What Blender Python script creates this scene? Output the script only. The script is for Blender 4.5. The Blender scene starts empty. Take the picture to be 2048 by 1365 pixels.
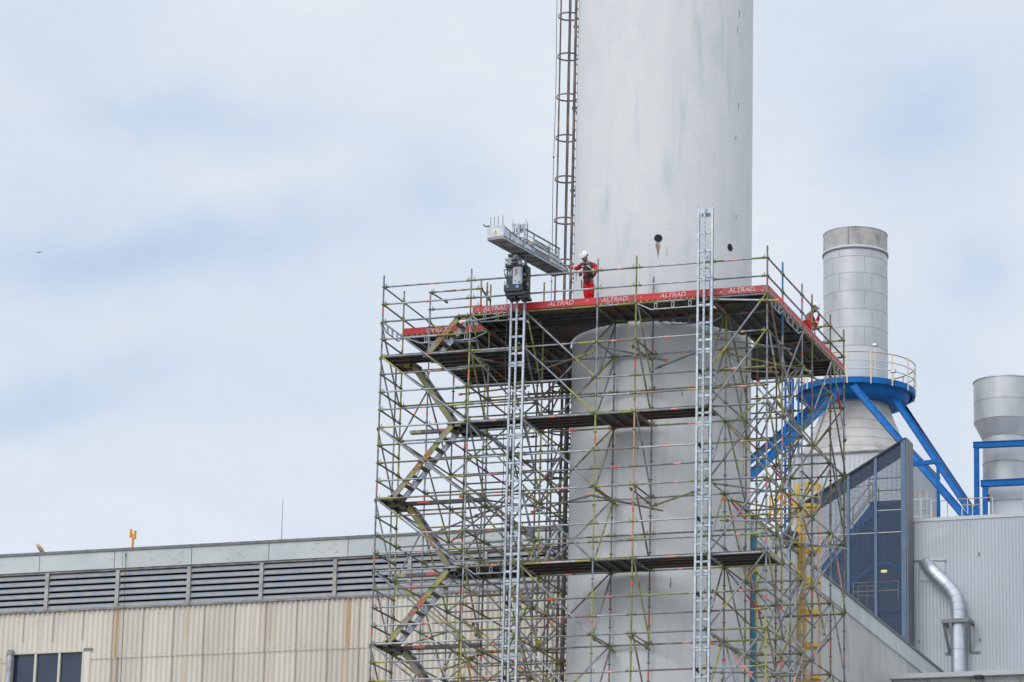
import bpy, math, random
from mathutils import Vector, Matrix
from math import sin, cos, pi, radians, sqrt, atan2
random.seed(11)
S = bpy.context.scene
COL = S.collection
W0, H0 = 2048, 1365
# ---------------------------------------------------------------- camera
CP = Vector((23.63551491, -86.73550241, -26.71632067)); FL = 7053.437
FW = Vector((-0.32195789, 0.90715504, 0.27094806)).normalized()
RT = Vector((0.94435984, 0.32805133, 0.02380783)).normalized()
UP = Vector((0.06728748, -0.26353759, 0.9622995)).normalized()
cd = bpy.data.cameras.new('camera'); cam = bpy.data.objects.new('camera', cd); COL.objects.link(cam)
cd.sensor_fit = 'HORIZONTAL'; cd.sensor_width = 36; cd.lens = FL / W0 * 36; cd.clip_start = 1; cd.clip_end = 3000
m3 = Matrix((RT, UP, -FW)).transposed()
cam.matrix_world = Matrix.Translation(CP) @ m3.to_4x4()
S.camera = cam

def at(x, y, ax, val):
    """point of the place seen at photo pixel x, y on the plane axis=val"""
    d = FW + RT * ((x - W0 / 2) / FL) - UP * ((y - H0 / 2) / FL)
    t = (val - CP[ax]) / d[ax]
    return CP + d * t
# ---------------------------------------------------------------- sky and sun
SUN_EL, SUN_AZ = radians(40), radians(-14)   # azimuth: from -Y towards -X
sd = bpy.data.lights.new('sun', 'SUN'); so = bpy.data.objects.new('sun', sd); COL.objects.link(so)
sd.energy = 1.05; sd.angle = radians(30); sd.color = (1, 0.97, 0.92)
sdir = Vector((cos(SUN_EL) * sin(SUN_AZ), -cos(SUN_EL) * cos(SUN_AZ), sin(SUN_EL)))
so.rotation_euler = sdir.to_track_quat('Z', 'Y').to_euler()
wd = bpy.data.worlds.new('World'); S.world = wd; wd.use_nodes = True
nt = wd.node_tree; nt.nodes.clear(); N = nt.nodes.new; L = nt.links.new
out = N('ShaderNodeOutputWorld'); bg = N('ShaderNodeBackground'); bg.inputs[1].default_value = 0.12
sky = N('ShaderNodeTexSky'); sky.sky_type = 'NISHITA'; sky.sun_disc = False
sky.sun_elevation = SUN_EL; sky.sun_rotation = atan2(sdir.x, sdir.y); sky.air_density = 1.0
tc = N('ShaderNodeTexCoord')
wpm = N('ShaderNodeTexNoise'); wpm.inputs['Scale'].default_value = 9; wpm.inputs['Detail'].default_value = 7; L(tc.outputs['Generated'], wpm.inputs[0])
wsub = N('ShaderNodeVectorMath'); wsub.operation = 'SUBTRACT'; L(wpm.outputs['Color'], wsub.inputs[0]); wsub.inputs[1].default_value = (.5, .5, .5)
wsc = N('ShaderNodeVectorMath'); wsc.operation = 'SCALE'; L(wsub.outputs[0], wsc.inputs[0]); wsc.inputs['Scale'].default_value = 0.085
wadd = N('ShaderNodeVectorMath'); L(tc.outputs['Generated'], wadd.inputs[0]); L(wsc.outputs[0], wadd.inputs[1]); WARP = wadd.outputs[0]
def wnoise(scale, det, rot, stretch, rough=0.5, off=(0, 0, 0)):
    mp = N('ShaderNodeMapping'); mp.inputs['Rotation'].default_value = rot; mp.inputs['Scale'].default_value = stretch
    mp.inputs['Location'].default_value = off
    L(tc.outputs['Generated'], mp.inputs['Vector'])
    n = N('ShaderNodeTexNoise'); n.inputs['Scale'].default_value = scale; n.inputs['Detail'].default_value = det
    n.inputs['Roughness'].default_value = rough; n.inputs['Distortion'].default_value = 0.3
    L(mp.outputs[0], n.inputs['Vector']); return n.outputs['Fac']
def wmath(op, a, b=None, c=None):
    m = N('ShaderNodeMath'); m.operation = op
    for i, v in enumerate((a, b, c)):
        if v is None: continue
        if isinstance(v, (int, float)): m.inputs[i].default_value = v
        else: L(v, m.inputs[i])
    return m.outputs[0]
def wdir(az_off, el_off):
    """direction in the sky, degrees right and up from the middle of the view"""
    return (FW + RT * math.tan(radians(az_off)) + UP * math.tan(radians(el_off))).normalized()
def blob(azo, elo, wx, wy, tilt=0.0):
    """soft elliptic patch of open sky round a compass direction: 1 inside, 0 outside"""
    d = wdir(azo, elo); r = (RT * cos(tilt) + UP * sin(tilt)); u = (UP * cos(tilt) - RT * sin(tilt))
    def dot(v):
        n = N('ShaderNodeVectorMath'); n.operation = 'DOT_PRODUCT'; L(WARP, n.inputs[0]); n.inputs[1].default_value = v
        return n.outputs['Value']
    a = wmath('DIVIDE', wmath('SUBTRACT', dot(r), d.dot(r)), radians(wx)); b = wmath('DIVIDE', wmath('SUBTRACT', dot(u), d.dot(u)), radians(wy))
    s = wmath('ADD', wmath('MULTIPLY', a, a), wmath('MULTIPLY', b, b))
    return wmath('POWER', 2.718, wmath('MULTIPLY', s, -1.0))
clo = wnoise(4.2, 5, (0, 0, 0.3), (1, 1, 2.6), 0.52, (3.1, 0.4, 1.7))
clo3 = wnoise(38, 6, (0, 0.3, 0.1), (1, 1, 2.0), 0.6)
clo2 = wnoise(13, 5, (0, 0.25, 0.2), (1, 1, 1.9), 0.55)
# broad openings in the cloud layer
op = None
for a in [(-4.9, 1.45, 4.2, .62, 0.03), (-5.9, 3.9, 2.3, .55, -.35), (6.6, 3.9, 1.6, 1.3, -0.5), (-7.9, -0.95, 1.6, 0.5, 0), (-1.5, 2.2, 1.4, 0.9, 0), (6.2, -0.5, 1.0, 1.4, 0), (-3.0, -2.6, 4, 0.5, 0), (7.4, 1.6, .8, .9, 0)]:
    b = wmath('MULTIPLY', blob(*a), 1.0 if a[0] not in (-3.0, 6.2) else 0.35)
    op = b if op is None else wmath('MAXIMUM', op, b)
dens = wmath('ADD', wmath('ADD', wmath('MULTIPLY', clo, 0.9), wmath('MULTIPLY', clo2, 0.55)), wmath('MULTIPLY', clo3, 0.16))
fac = wmath('SUBTRACT', dens, wmath('MULTIPLY', op, 0.34))
mr = N('ShaderNodeMapRange'); mr.interpolation_type = 'LINEAR'; L(fac, mr.inputs[0]); mr.inputs[1].default_value = 0.26; mr.inputs[2].default_value = 0.98
ramp = N('ShaderNodeValToRGB'); L(mr.outputs[0], ramp.inputs[0])
K = 1 / 0.12
e = ramp.color_ramp.elements
e[0].position = 0.0; e[0].color = (0.52 * K, 0.645 * K, 0.84 * K, 1)
e[1].position = 1.0; e[1].color = (0.825 * K, 0.875 * K, 0.935 * K, 1)
e2 = ramp.color_ramp.elements.new(0.5); e2.color = (0.68 * K, 0.765 * K, 0.885 * K, 1)
mx = N('ShaderNodeMixRGB'); mx.inputs[0].default_value = 0.93; L(sky.outputs[0], mx.inputs[1]); L(ramp.outputs[0], mx.inputs[2])
# sky gain overhead and round the sun, added off-camera to raise fill light
def wdot(v):
    n = N('ShaderNodeVectorMath'); n.operation = 'DOT_PRODUCT'; L(tc.outputs['Generated'], n.inputs[0]); n.inputs[1].default_value = v; return n.outputs['Value']
fill_glow = wmath('POWER', wmath('MAXIMUM', wdot(tuple(sdir)), 0.0), 1.6)
zen = wmath('POWER', wmath('MAXIMUM', wmath('SUBTRACT', wdot((0, 0, 1)), 0.42), 0.0), 1.0)
gain = wmath('ADD', wmath('ADD', 1.0, wmath('MULTIPLY', fill_glow, 0.60)), wmath('MULTIPLY', zen, 0.8))
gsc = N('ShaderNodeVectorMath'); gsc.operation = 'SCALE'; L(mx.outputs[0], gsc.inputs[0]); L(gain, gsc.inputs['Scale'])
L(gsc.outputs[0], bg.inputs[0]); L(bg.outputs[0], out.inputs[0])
S.view_settings.view_transform = 'Standard'; S.view_settings.look = 'None'; S.view_settings.exposure = 0.0; S.view_settings.gamma = 1
S.cycles.max_bounces = 6; S.cycles.transparent_max_bounces = 12

# ---------------------------------------------------------------- materials
MAT = {}
def mat(name, c, rough=0.6, metal=0.0, c2=None, scale=4.0, stretch=(1, 1, 1), lo=0.35, hi=0.65, bump=0.0, bscale=None, det=4,
        rust=None, rust_scale=1.5, rust_str=(1, 1, 1), rlo=0.6, rhi=0.7, emit=None, spec=0.5, tint=False, rnd=0.0):
    m = bpy.data.materials.new(name); m.use_nodes = True; t = m.node_tree; b = t.nodes['Principled BSDF']
    b.inputs['Roughness'].default_value = rough; b.inputs['Metallic'].default_value = metal; b.inputs['Specular IOR Level'].default_value = spec
    co = t.nodes.new('ShaderNodeTexCoord'); geo = t.nodes.new('ShaderNodeNewGeometry')
    def noise(sc, st, d=det, dist=0.0):
        mp = t.nodes.new('ShaderNodeMapping'); mp.inputs['Scale'].default_value = st
        t.links.new(geo.outputs['Position'], mp.inputs[0])
        n = t.nodes.new('ShaderNodeTexNoise'); n.inputs['Scale'].default_value = sc; n.inputs['Detail'].default_value = d
        n.inputs['Distortion'].default_value = dist
        t.links.new(mp.outputs[0], n.inputs[0]); return n.outputs['Fac']
    def mrange(s, a, bb):
        r = t.nodes.new('ShaderNodeMapRange'); r.inputs[1].default_value = a; r.inputs[2].default_value = bb
        t.links.new(s, r.inputs[0]); return r.outputs[0]
    def mix(f, a, bb, mode='MIX'):
        x = t.nodes.new('ShaderNodeMixRGB'); x.blend_type = mode
        if isinstance(f, float): x.inputs[0].default_value = f
        else: t.links.new(f, x.inputs[0])
        for i, v in ((1, a), (2, bb)):
            if isinstance(v, tuple): x.inputs[i].default_value = (*v, 1)
            else: t.links.new(v, x.inputs[i])
        return x.outputs[0]
    cur = tuple(c)
    if c2 is not None: cur = mix(mrange(noise(scale, stretch), lo, hi), tuple(c), tuple(c2))
    if rust is not None: cur = mix(mrange(noise(rust_scale, rust_str, 5, 0.4), rlo, rhi), cur, tuple(rust))
    if tint:
        a = t.nodes.new('ShaderNodeVertexColor'); a.layer_name = 'tint'; cur = mix(1.0, cur, a.outputs[0], 'MULTIPLY')
    if rnd:
        oi = t.nodes.new('ShaderNodeObjectInfo'); hs = t.nodes.new('ShaderNodeHueSaturation')
        r = t.nodes.new('ShaderNodeMapRange'); t.links.new(oi.outputs['Random'], r.inputs[0]); r.inputs[3].default_value = 1 - rnd; r.inputs[4].default_value = 1 + rnd
        t.links.new(r.outputs[0], hs.inputs['Value'])
        if isinstance(cur, tuple): hs.inputs['Color'].default_value = (*cur, 1)
        else: t.links.new(cur, hs.inputs['Color'])
        cur = hs.outputs[0]
    if isinstance(cur, tuple): b.inputs['Base Color'].default_value = (*cur, 1)
    else: t.links.new(cur, b.inputs['Base Color'])
    if bump:
        bp = t.nodes.new('ShaderNodeBump'); bp.inputs['Strength'].default_value = bump; bp.inputs['Distance'].default_value = 0.05
        t.links.new(noise(bscale or scale, (1, 1, 1), 5), bp.inputs['Height']); t.links.new(bp.outputs[0], b.inputs['Normal'])
    if emit:
        b.inputs['Emission Color'].default_value = (*emit[0], 1); b.inputs['Emission Strength'].default_value = emit[1]
    MAT[name] = m; return m
mat('galv', (.30, .32, .345), .5, .25, (.15, .165, .185), 5, (1, 1, 1), rust=(.16, .10, .07), rust_scale=1.1, rlo=.6, rhi=.68, rnd=.3)
mat('galv_pale', (.44, .47, .50), .45, .25, (.28, .30, .33), 5, rust=(.2, .15, .12), rust_scale=1.3, rlo=.62, rhi=.7, rnd=.2)
mat('olive', (.34, .335, .085), .6, 0, (.18, .18, .09), 6, rust=(.13, .12, .08), rust_scale=7, rlo=.55, rhi=.66, rnd=.3)
mat('yellow_tube', (.42, .38, .06), .6, 0, (.30, .27, .05), 9, rnd=.1)
mat('rusty_tube', (.25, .18, .145), .75, 0, (.16, .125, .11), 7, rnd=.25)
mat('clamp', (.22, .215, .10), .6, .2, (.13, .125, .07), 14)
mat('tape', (.80, .06, .05), .6, 0, (.65, .12, .10), 12)
mat('tan_tube', (.48, .30, .17), .7, 0, (.38, .22, .12), 8)
mat('orange_cap', (.80, .20, .04), .5)
mat('redtube', (.42, .03, .045), .6)
mat('bluetube', (.03, .16, .34), .55)
mat('greentube', (.03, .20, .12), .6)
mat('deck_steel', (.115, .115, .12), .55, .25, (.07, .066, .064), 3, (1, 1, 1), rust=(.16, .085, .05), rust_scale=.55, rlo=.52, rhi=.66, rnd=.25)
mat('deck_edge', (.22, .235, .245), .5, .3, (.12, .125, .12), 6, rust=(.26, .25, .06), rust_scale=.8, rlo=.55, rhi=.6)
mat('toe_red', (.55, .02, .028), .5, 0, (.40, .03, .035), 5, rust=(.58, .30, .30), rust_scale=9, rlo=.66, rhi=.72, rnd=.1)
mat('toe_worn', (.42, .045, .05), .6, 0, (.36, .07, .07), 5, rust=(.58, .44, .44), rust_scale=14, rust_str=(1, 1, 2.5), rlo=.60, rhi=.66)
mat('letter_white', (.62, .52, .52), .6, 0, (.54, .34, .34), 20)
mat('letter_red', (.38, .05, .03), .6)
mat('aluminium', (.47, .51, .55), .42, .35, (.31, .35, .40), 8, rnd=.14)
mat('aluminium_dull', (.36, .38, .41), .45, .5, (.2, .22, .24), 10)
mat('chimney_paint', (.655, .65, .645), .85, 0, (.60, .605, .61), 1.6, (1.3, 1.3, .5), .38, .70, bump=.2, bscale=8,
    rust=(.42, .475, .50), rust_scale=.9, rust_str=(2.6, 2.6, .35), rlo=.56, rhi=.90)
mat('hole_shade', (.015, .015, .015), .9)
mat('stringer', (.31, .30, .075), .6, 0, (.22, .215, .10), 3, rust=(.24, .22, .19), rust_scale=1.6, rlo=.5, rhi=.6)
mat('rust_stain', (.24, .15, .115), .9, 0, (.44, .36, .33), 5)
mat('rust_run', (.50, .30, .15), .9, 0, (.57, .47, .37), 2.2, (5, 1, .35), .42, .62)
mat('rust_run_pale', (.56, .44, .33), .9, 0, (.60, .54, .45), 2.2, (5, 1, .3), .4, .6)
mat('pale_stain', (.50, .42, .36), .9, 0, (.56, .55, .55), 6)
mat('rusty_iron', (.135, .115, .11), .8, 0, (.09, .08, .08), 6, rust=(.24, .17, .14), rust_scale=2, rlo=.5, rhi=.6)
mat('cable_black', (.03, .03, .035), .6)
mat('corrugated', (.67, .625, .545), .9, 0, (.59, .545, .47), .9, (1.5, 1, .5), .35, .7, rust=(.46, .34, .24), rust_scale=.8, rust_str=(1.5, 1.5, .05), rlo=.58, rhi=.86, tint=True)
mat('parapet', (.54, .56, .55), .8, 0, (.47, .50, .495), 1.2, rust=(.34, .36, .36), rust_scale=4, rust_str=(.6, .6, 3), rlo=.69, rhi=.73, tint=True)
mat('coping', (.13, .135, .15), .7, 0, (.2, .19, .19), 5)
mat('louvre', (.25, .27, .31), .5, .1, (.31, .295, .275), 1.1, (4, 1, 2.4), .35, .65, rust=(.18, .23, .33), rust_scale=1.5, rust_str=(3.5, 1, 3), rlo=.5, rhi=.72)
mat('louvre_post', (.42, .41, .39), .6, .1, (.30, .26, .24), 3)
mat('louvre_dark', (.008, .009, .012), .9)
mat('grey_trim', (.30, .29, .27), .8, 0, (.17, .15, .13), 3)
mat('glass_dark', (.022, .034, .06), .06, 0, (.035, .05, .08), 1, spec=.5)
mat('frame_cream', (.55, .52, .44), .7)
mat('rib_clad', (.56, .555, .53), .7, .0, (.48, .475, .45), .8, (1, 1, .4), rust=(.33, .34, .32), rust_scale=2, rust_str=(1, 1, .3), rlo=.62, rhi=.8)
mat('grey_clad', (.47, .495, .525), .5, .1, (.43, .455, .485), .6, (1, 1, .4), rust=(.62, .65, .68), rust_scale=.3, rlo=.5, rhi=.8)
mat('white_clad', (.58, .59, .60), .55, 0, (.51, .52, .53), .7)
mat('stack_metal', (.52, .52, .52), .42, .35, (.44, .445, .45), 1.3, (1, 1, .6), tint=True, rust=(.38, .36, .33), rust_scale=1.2, rust_str=(2, 2, .5), rlo=.66, rhi=.9)
mat('stack_worn', (.46, .44, .41), .7, .2, (.37, .36, .345), 3, tint=True, rust=(.22, .19, .17), rust_scale=1.3, rust_str=(1, 1, .6), rlo=.55, rhi=.75)
mat('hood_metal', (.58, .56, .53), .6, .15, (.46, .43, .40), 1.2, tint=True, rust=(.38, .27, .16), rust_scale=.6, rlo=.64, rhi=.8)
mat('seam', (.20, .20, .21), .8)
mat('seam_soft', (.40, .37, .33), .8)
mat('tape_pale', (.75, .30, .27), .6)
mat('blue_steel', (.001, .135, .42), .6, 0, (.002, .095, .31), 2.2, spec=.25, rust=(.05, .11, .24), rust_scale=3, rlo=.6, rhi=.68)
mat('blue_shaded', (.006, .06, .25), .5, 0, (.012, .06, .20), 1.5)  # blue steel with shade painted into the colour, for the rear strut
mat('rail_yellow', (.62, .34, .13), .6, 0, (.48, .30, .18), 4)
mat('rail_white', (.62, .60, .58), .6)
mat('rail_cream', (.72, .56, .36), .6)
mat('yellow_paint', (.72, .44, .02), .5, 0, (.60, .36, .03), 3)
mat('mesh_wire', (.08, .115, .175), .6, .2)
mat('mesh_frame', (.09, .14, .22), .55, .1, (.12, .18, .27), 2)
mat('tower_dark', (.045, .05, .065), .8)
mat('tower_blue', (.010, .045, .13), .6, 0, (.02, .035, .08), 1.5)
mat('tower_post', (.15, .16, .175), .6)
mat('pipe_metal', (.60, .63, .66), .36, .75, (.52, .54, .57), 3)
mat('bracket', (.20, .215, .21), .6)
mat('teal', (.02, .17, .30), .5)
mat('black_plastic', (.02, .021, .024), .5)
mat('machine_teal', (.010, .035, .048), .4)
mat('machine_dark', (.022, .025, .03), .4)
mat('machine_silver', (.5, .53, .54), .4, .2)
mat('sticker_blue', (.05, .25, .62), .5)
mat('sticker_green', (.05, .22, .08), .5)
mat('white_paint', (.8, .8, .82), .4)
mat('red_button', (.6, .03, .03), .4)
mat('tarp', (.66, .69, .73), .6, 0, (.44, .47, .51), 6, bump=.6, bscale=5)
mat('plat_under', (.44, .41, .385), .55, .3, (.17, .16, .155), 2.5)
mat('warn_yellow', (.85, .5, .02), .5)
mat('red_fabric', (.66, .006, .014), .9, 0, (.48, .004, .01), 9, bump=.5, bscale=16)
mat('grey_fabric', (.085, .09, .12), .85)
mat('black_strap', (.014, .014, .018), .7)
mat('reflective', (.66, .64, .60), .5)
mat('skin', (.50, .27, .18), .6)
mat('hair', (.05, .03, .02), .8)
mat('glove_green', (.02, .14, .10), .8)
mat('glove_white', (.58, .55, .46), .8)
mat('helmet_white', (.78, .79, .82), .3)
mat('boot', (.03, .028, .025), .7)
mat('lamp_glow', (.9, .8, .3), .5, emit=((1, .85, .25), 1.4))
mat('antenna_orange', (.80, .33, .04), .5)
mat('rust_dish', (.50, .48, .42), .8, 0, (.36, .16, .05), 3)
mat('thin_steel', (.28, .33, .40), .5)
mat('ground', (.34, .335, .32), .95, 0, (.27, .265, .25), .05)
mat('roofing', (.12, .12, .125), .9, 0, (.16, .155, .15), 1)

# ---------------------------------------------------------------- builders
def link(o, parent=None):
    COL.objects.link(o)
    if parent is not None: o.parent = parent
    return o
def wloc(o):
    v = Vector((0, 0, 0))
    while o is not None: v = v + o.location; o = o.parent
    return v
def tag(o, label=None, cat=None, group=None, kind=None):
    if label: o['label'] = label
    if cat: o['category'] = cat
    if group: o['group'] = group
    if kind: o['kind'] = kind
    return o
def thing(name, loc, label, cat, group=None):
    o = bpy.data.objects.new(name, None); o.location = loc; o.empty_display_size = .3; COL.objects.link(o)
    return tag(o, label, cat, group)
class MB:
    def __init__(s): s.v = []; s.f = []; s.m = []; s.t = []; s.sm = []; s.tint = None
    def add(s, vs, fs, mt, smooth=False):
        b = len(s.v); s.v += [tuple(p) for p in vs]
        for f in fs: s.f.append(tuple(i + b for i in f)); s.m.append(mt); s.sm.append(smooth); s.t.append(s.tint or 1.0)
    def box(s, c, d, mt, R=None):
        c = Vector(c); h = Vector(d) / 2
        vs = []
        for sx in (-1, 1):
            for sy in (-1, 1):
                for sz in (-1, 1):
                    p = Vector((sx * h.x, sy * h.y, sz * h.z)); vs.append(c + (R @ p if R else p))
        s.add(vs, [(0, 1, 3, 2), (4, 6, 7, 5), (0, 4, 5, 1), (2, 3, 7, 6), (0, 2, 6, 4), (1, 5, 7, 3)], mt)
    def box2(s, a, b, mt): s.box([(a[i] + b[i]) / 2 for i in range(3)], [abs(b[i] - a[i]) for i in range(3)], mt)
    def beam(s, p0, p1, w, h, mt, up=(0, 0, 1)):
        p0 = Vector(p0); p1 = Vector(p1); z = (p1 - p0); l = z.length; z.normalize(); u = Vector(up)
        if abs(z.dot(u)) > .98: u = Vector((0, 1, 0))
        x = z.cross(u).normalized(); y = x.cross(z)
        R = Matrix((x, z, y)).transposed(); s.box((p0 + p1) / 2, (w, l, h), mt, R)
    def tube(s, p0, p1, r, mt, n=8, caps=True, r1=None):
        p0 = Vector(p0); p1 = Vector(p1); z = (p1 - p0).normalized(); u = Vector((0, 0, 1)) if abs(z.z) < .95 else Vector((1, 0, 0))
        x = z.cross(u).normalized(); y = z.cross(x); r1 = r if r1 is None else r1
        vs = [p0 + (x * cos(2 * pi * i / n) + y * sin(2 * pi * i / n)) * r for i in range(n)] + [p1 + (x * cos(2 * pi * i / n) + y * sin(2 * pi * i / n)) * r1 for i in range(n)]
        s.add(vs, [(i, i + n, (i + 1) % n + n, (i + 1) % n) for i in range(n)], mt, True)
        if caps: s.add(vs, [tuple(range(n)), tuple(range(2 * n - 1, n - 1, -1))], mt)
    def path(s, pts, r, mt, n=8, closed=False):
        pts = [Vector(p) for p in pts]; k = len(pts); rings = []
        for i, p in enumerate(pts):
            a = pts[i - 1] if (i > 0 or closed) else p; b = pts[(i + 1) % k] if (i < k - 1 or closed) else p
            z = (b - a).normalized(); u = Vector((0, 0, 1)) if abs(z.z) < .95 else Vector((1, 0, 0))
            x = z.cross(u).normalized(); y = z.cross(x)
            if rings:
                pass
            rings.append([p + (x * cos(2 * pi * j / n) + y * sin(2 * pi * j / n)) * (r[i] if isinstance(r, (list, tuple)) else r) for j in range(n)])
        vs = [v for g in rings for v in g]; fs = []
        for i in range(k if closed else k - 1):
            o = i * n; q = ((i + 1) % k) * n
            fs += [(o + j, q + j, q + (j + 1) % n, o + (j + 1) % n) for j in range(n)]
        s.add(vs, fs, mt, True)
        if not closed: s.add(vs, [tuple(range(n)), tuple(range(len(vs) - 1, len(vs) - n - 1, -1))], mt)
    def lathe(s, c, prof, mt, n=64, a0=0, a1=2 * pi, smooth=True):
        c = Vector(c); full = abs(a1 - a0 - 2 * pi) < 1e-6; k = n if full else n + 1
        vs = [c + Vector((r * cos(a0 + (a1 - a0) * i / n), r * sin(a0 + (a1 - a0) * i / n), z)) for r, z in prof for i in range(k)]
        fs = []
        for j in range(len(prof) - 1):
            for i in range(n):
                i2 = (i + 1) % k; fs.append((j * k + i, j * k + i2, (j + 1) * k + i2, (j + 1) * k + i))
        s.add(vs, fs, mt, smooth)
    def sphere(s, c, r, mt, n=16, m=10, zlo=-1.0, sc=(1, 1, 1), R=None):
        prof = []; c = Vector(c)
        for j in range(m + 1):
            a = -pi / 2 + pi * j / m
            if sin(a) < zlo - 1e-6: continue
            prof.append((r * cos(a), r * sin(a)))
        vs = []
        for q, z in prof:
            for i in range(n):
                p = Vector((q * cos(2 * pi * i / n) * sc[0], q * sin(2 * pi * i / n) * sc[1], z * sc[2])); vs.append(c + (R @ p if R else p))
        s.add(vs, [(j * n + i, j * n + (i + 1) % n, (j + 1) * n + (i + 1) % n, (j + 1) * n + i) for j in range(len(prof) - 1) for i in range(n)], mt, True)
    def poly(s, pts, d, mt):
        """prism: polygon pts pushed along vector d"""
        d = Vector(d); n = len(pts); a = [Vector(p) for p in pts]; vs = a + [p + d for p in a]
        s.add(vs, [tuple(range(n)), tuple(range(2 * n - 1, n - 1, -1))] + [(i, i + n, (i + 1) % n + n, (i + 1) % n) for i in range(n)], mt)
    def build(s, name, parent=None, loc=None):
        me = bpy.data.meshes.new(name)
        if parent is not None: o0 = wloc(parent)
        elif loc is not None: o0 = Vector(loc)
        else:
            xs = [v[0] for v in s.v]; ys = [v[1] for v in s.v]; zs = [v[2] for v in s.v]
            o0 = Vector(((min(xs) + max(xs)) / 2, (min(ys) + max(ys)) / 2, min(zs)))
        me.from_pydata([(v[0] - o0.x, v[1] - o0.y, v[2] - o0.z) for v in s.v], [], s.f)
        names = []
        for m in s.m:
            if m not in names: names.append(m)
        for m in names: me.materials.append(MAT[m])
        me.polygons.foreach_set('material_index', [names.index(m) for m in s.m])
        me.polygons.foreach_set('use_smooth', s.sm)
        ca = me.color_attributes.new('tint', 'FLOAT_COLOR', 'CORNER'); buf = []
        for p, t in zip(me.polygons, s.t): buf += [t, t, t, 1.0] * p.loop_total
        ca.data.foreach_set('color', buf)
        me.update()
        o = bpy.data.objects.new(name, me); link(o, parent)
        if parent is None: o.location = o0
        return o
def text_mb(txt, origin, xdir, ydir, size, depth, mt, mb=None, shear=0.0, aspect=1.0, bold=0.0):
    cu = bpy.data.curves.new('t', 'FONT'); cu.body = txt; cu.size = 1; cu.extrude = 0.0; cu.align_x = 'CENTER'; cu.align_y = 'CENTER'; cu.shear = shear; cu.offset = bold
    ob = bpy.data.objects.new('t', cu); COL.objects.link(ob)
    dg = bpy.context.evaluated_depsgraph_get(); me = bpy.data.meshes.new_from_object(ob.evaluated_get(dg))
    x = Vector(xdir).normalized(); y = Vector(ydir).normalized(); z = x.cross(y); origin = Vector(origin)
    mb = mb or MB()
    vs = [origin + x * (v.co.x * size * aspect) + y * (v.co.y * size) + z * depth for v in me.vertices]
    mb.add(vs, [tuple(p.vertices) for p in me.polygons], mt)
    bpy.data.objects.remove(ob); bpy.data.curves.remove(cu); bpy.data.meshes.remove(me)
    return mb

# ---------------------------------------------------------------- the setting
GZ = -28.5
g = MB(); g.add([(-900, -900, GZ), (900, -900, GZ), (900, 900, GZ), (-900, 900, GZ)], [(0, 1, 2, 3)], 'ground')
tag(g.build('ground', loc=(0, 0, GZ)), kind='structure')
# ---------------------------------------------------------------- chimney
CC = Vector((-4.185, 4.185, 0)); CR = 2.5
RH = Vector((RT.x, RT.y, 0)).normalized(); FH = Vector((FW.x, FW.y, 0)).normalized()
def on_cyl(x, y, c=CC, r=CR):
    d = FW + RT * ((x - W0 / 2) / FL) - UP * ((y - H0 / 2) / FL)
    ox, oy = CP.x - c.x, CP.y - c.y
    A = d.x ** 2 + d.y ** 2; B = 2 * (ox * d.x + oy * d.y); Q = ox * ox + oy * oy - r * r
    D = B * B - 4 * A * Q
    t = (-B - sqrt(max(D, 0))) / (2 * A); return CP + d * t
def cyl_patch(mb, x, y, pts, mt, c=CC, r=CR, off=.005):
    """patch hugging a round wall; pts are (sideways, height) in metres round the point seen at x, y"""
    p = on_cyl(x, y, c, r); a = atan2(p.y - c.y, p.x - c.x); n = len(pts)
    vs = [Vector((c.x + (r + off) * cos(a + q / r), c.y + (r + off) * sin(a + q / r), p.z + h)) for q, h in pts]
    mb.add(vs, [tuple(range(n))], mt)
ch = thing('chimney', (CC.x, CC.y, GZ), 'huge pale grey painted concrete chimney rising through the scaffold deck', 'chimney')
m = MB(); m.lathe((CC.x, CC.y, 0), [(CR, GZ), (CR, -20), (CR, 10), (CR, 46), (CR - .3, 46), (CR - .3, 40)], 'chimney_paint', 160); m.build('shaft', ch)
for (x, y, r) in ((1316.5, 477, .105), (1460, 495.5, .10)):
    m = MB(); cyl_patch(m, x, y, [(r * 1.12 * cos(i * pi / 14), r * 1.12 * sin(i * pi / 14)) for i in range(28)], 'seam', off=.004)
    cyl_patch(m, x, y, [(r * cos(i * pi / 14), r * sin(i * pi / 14)) for i in range(28)], 'hole_shade', off=.008); m.build('opening_disc', ch)  # flat dark disc paints the shade inside the hole; the wall is uncut
for (x, y, mt, pts) in ((1316, 496, 'rust_stain', [(-.06, .15), (.05, .16), (.06, .02), (.03, -.1), (.012, -.3), (-.01, -.2), (-.03, -.08), (-.07, .05)]),
                        (1333, 500, 'pale_stain', [(-.03, .06), (.02, .12), (.03, 0), (.012, -.25), (-.015, -.1)]),
                        (1153, 549, 'rust_stain', [(-.05, .1), (.03, .14), (.05, 0), (.012, -.22), (-.03, -.06)])):
    m = MB(); cyl_patch(m, x, y, pts, mt); m.build('rust_stain', ch)
for (x, y, s) in ((1478, 25, .5), (1476, 58, .5), (1476, 210, .5), (1473, 274, .3), (1472, 432, .2), (1488, 830, 1.2), (1486, 890, 1.6), (1488, 925, 1.6), (1492, 945, 1.3), (1340, 1162, .7), (1484, 790, .8), (1366, 786, .3)):
    m = MB(); a = 0; b = .1 * s; n = int(5 * s) + 2; top = []; bot = []
    for k in range(n):
        a += random.uniform(-.03, .03); w = random.uniform(.006, .02); z = .12 * s - k * .07; top.append((a - w, z)); bot.append((a + w, z))
    cyl_patch(m, x, y, bot + top[::-1], 'grey_trim'); m.build('paint_crack', ch)
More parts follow.
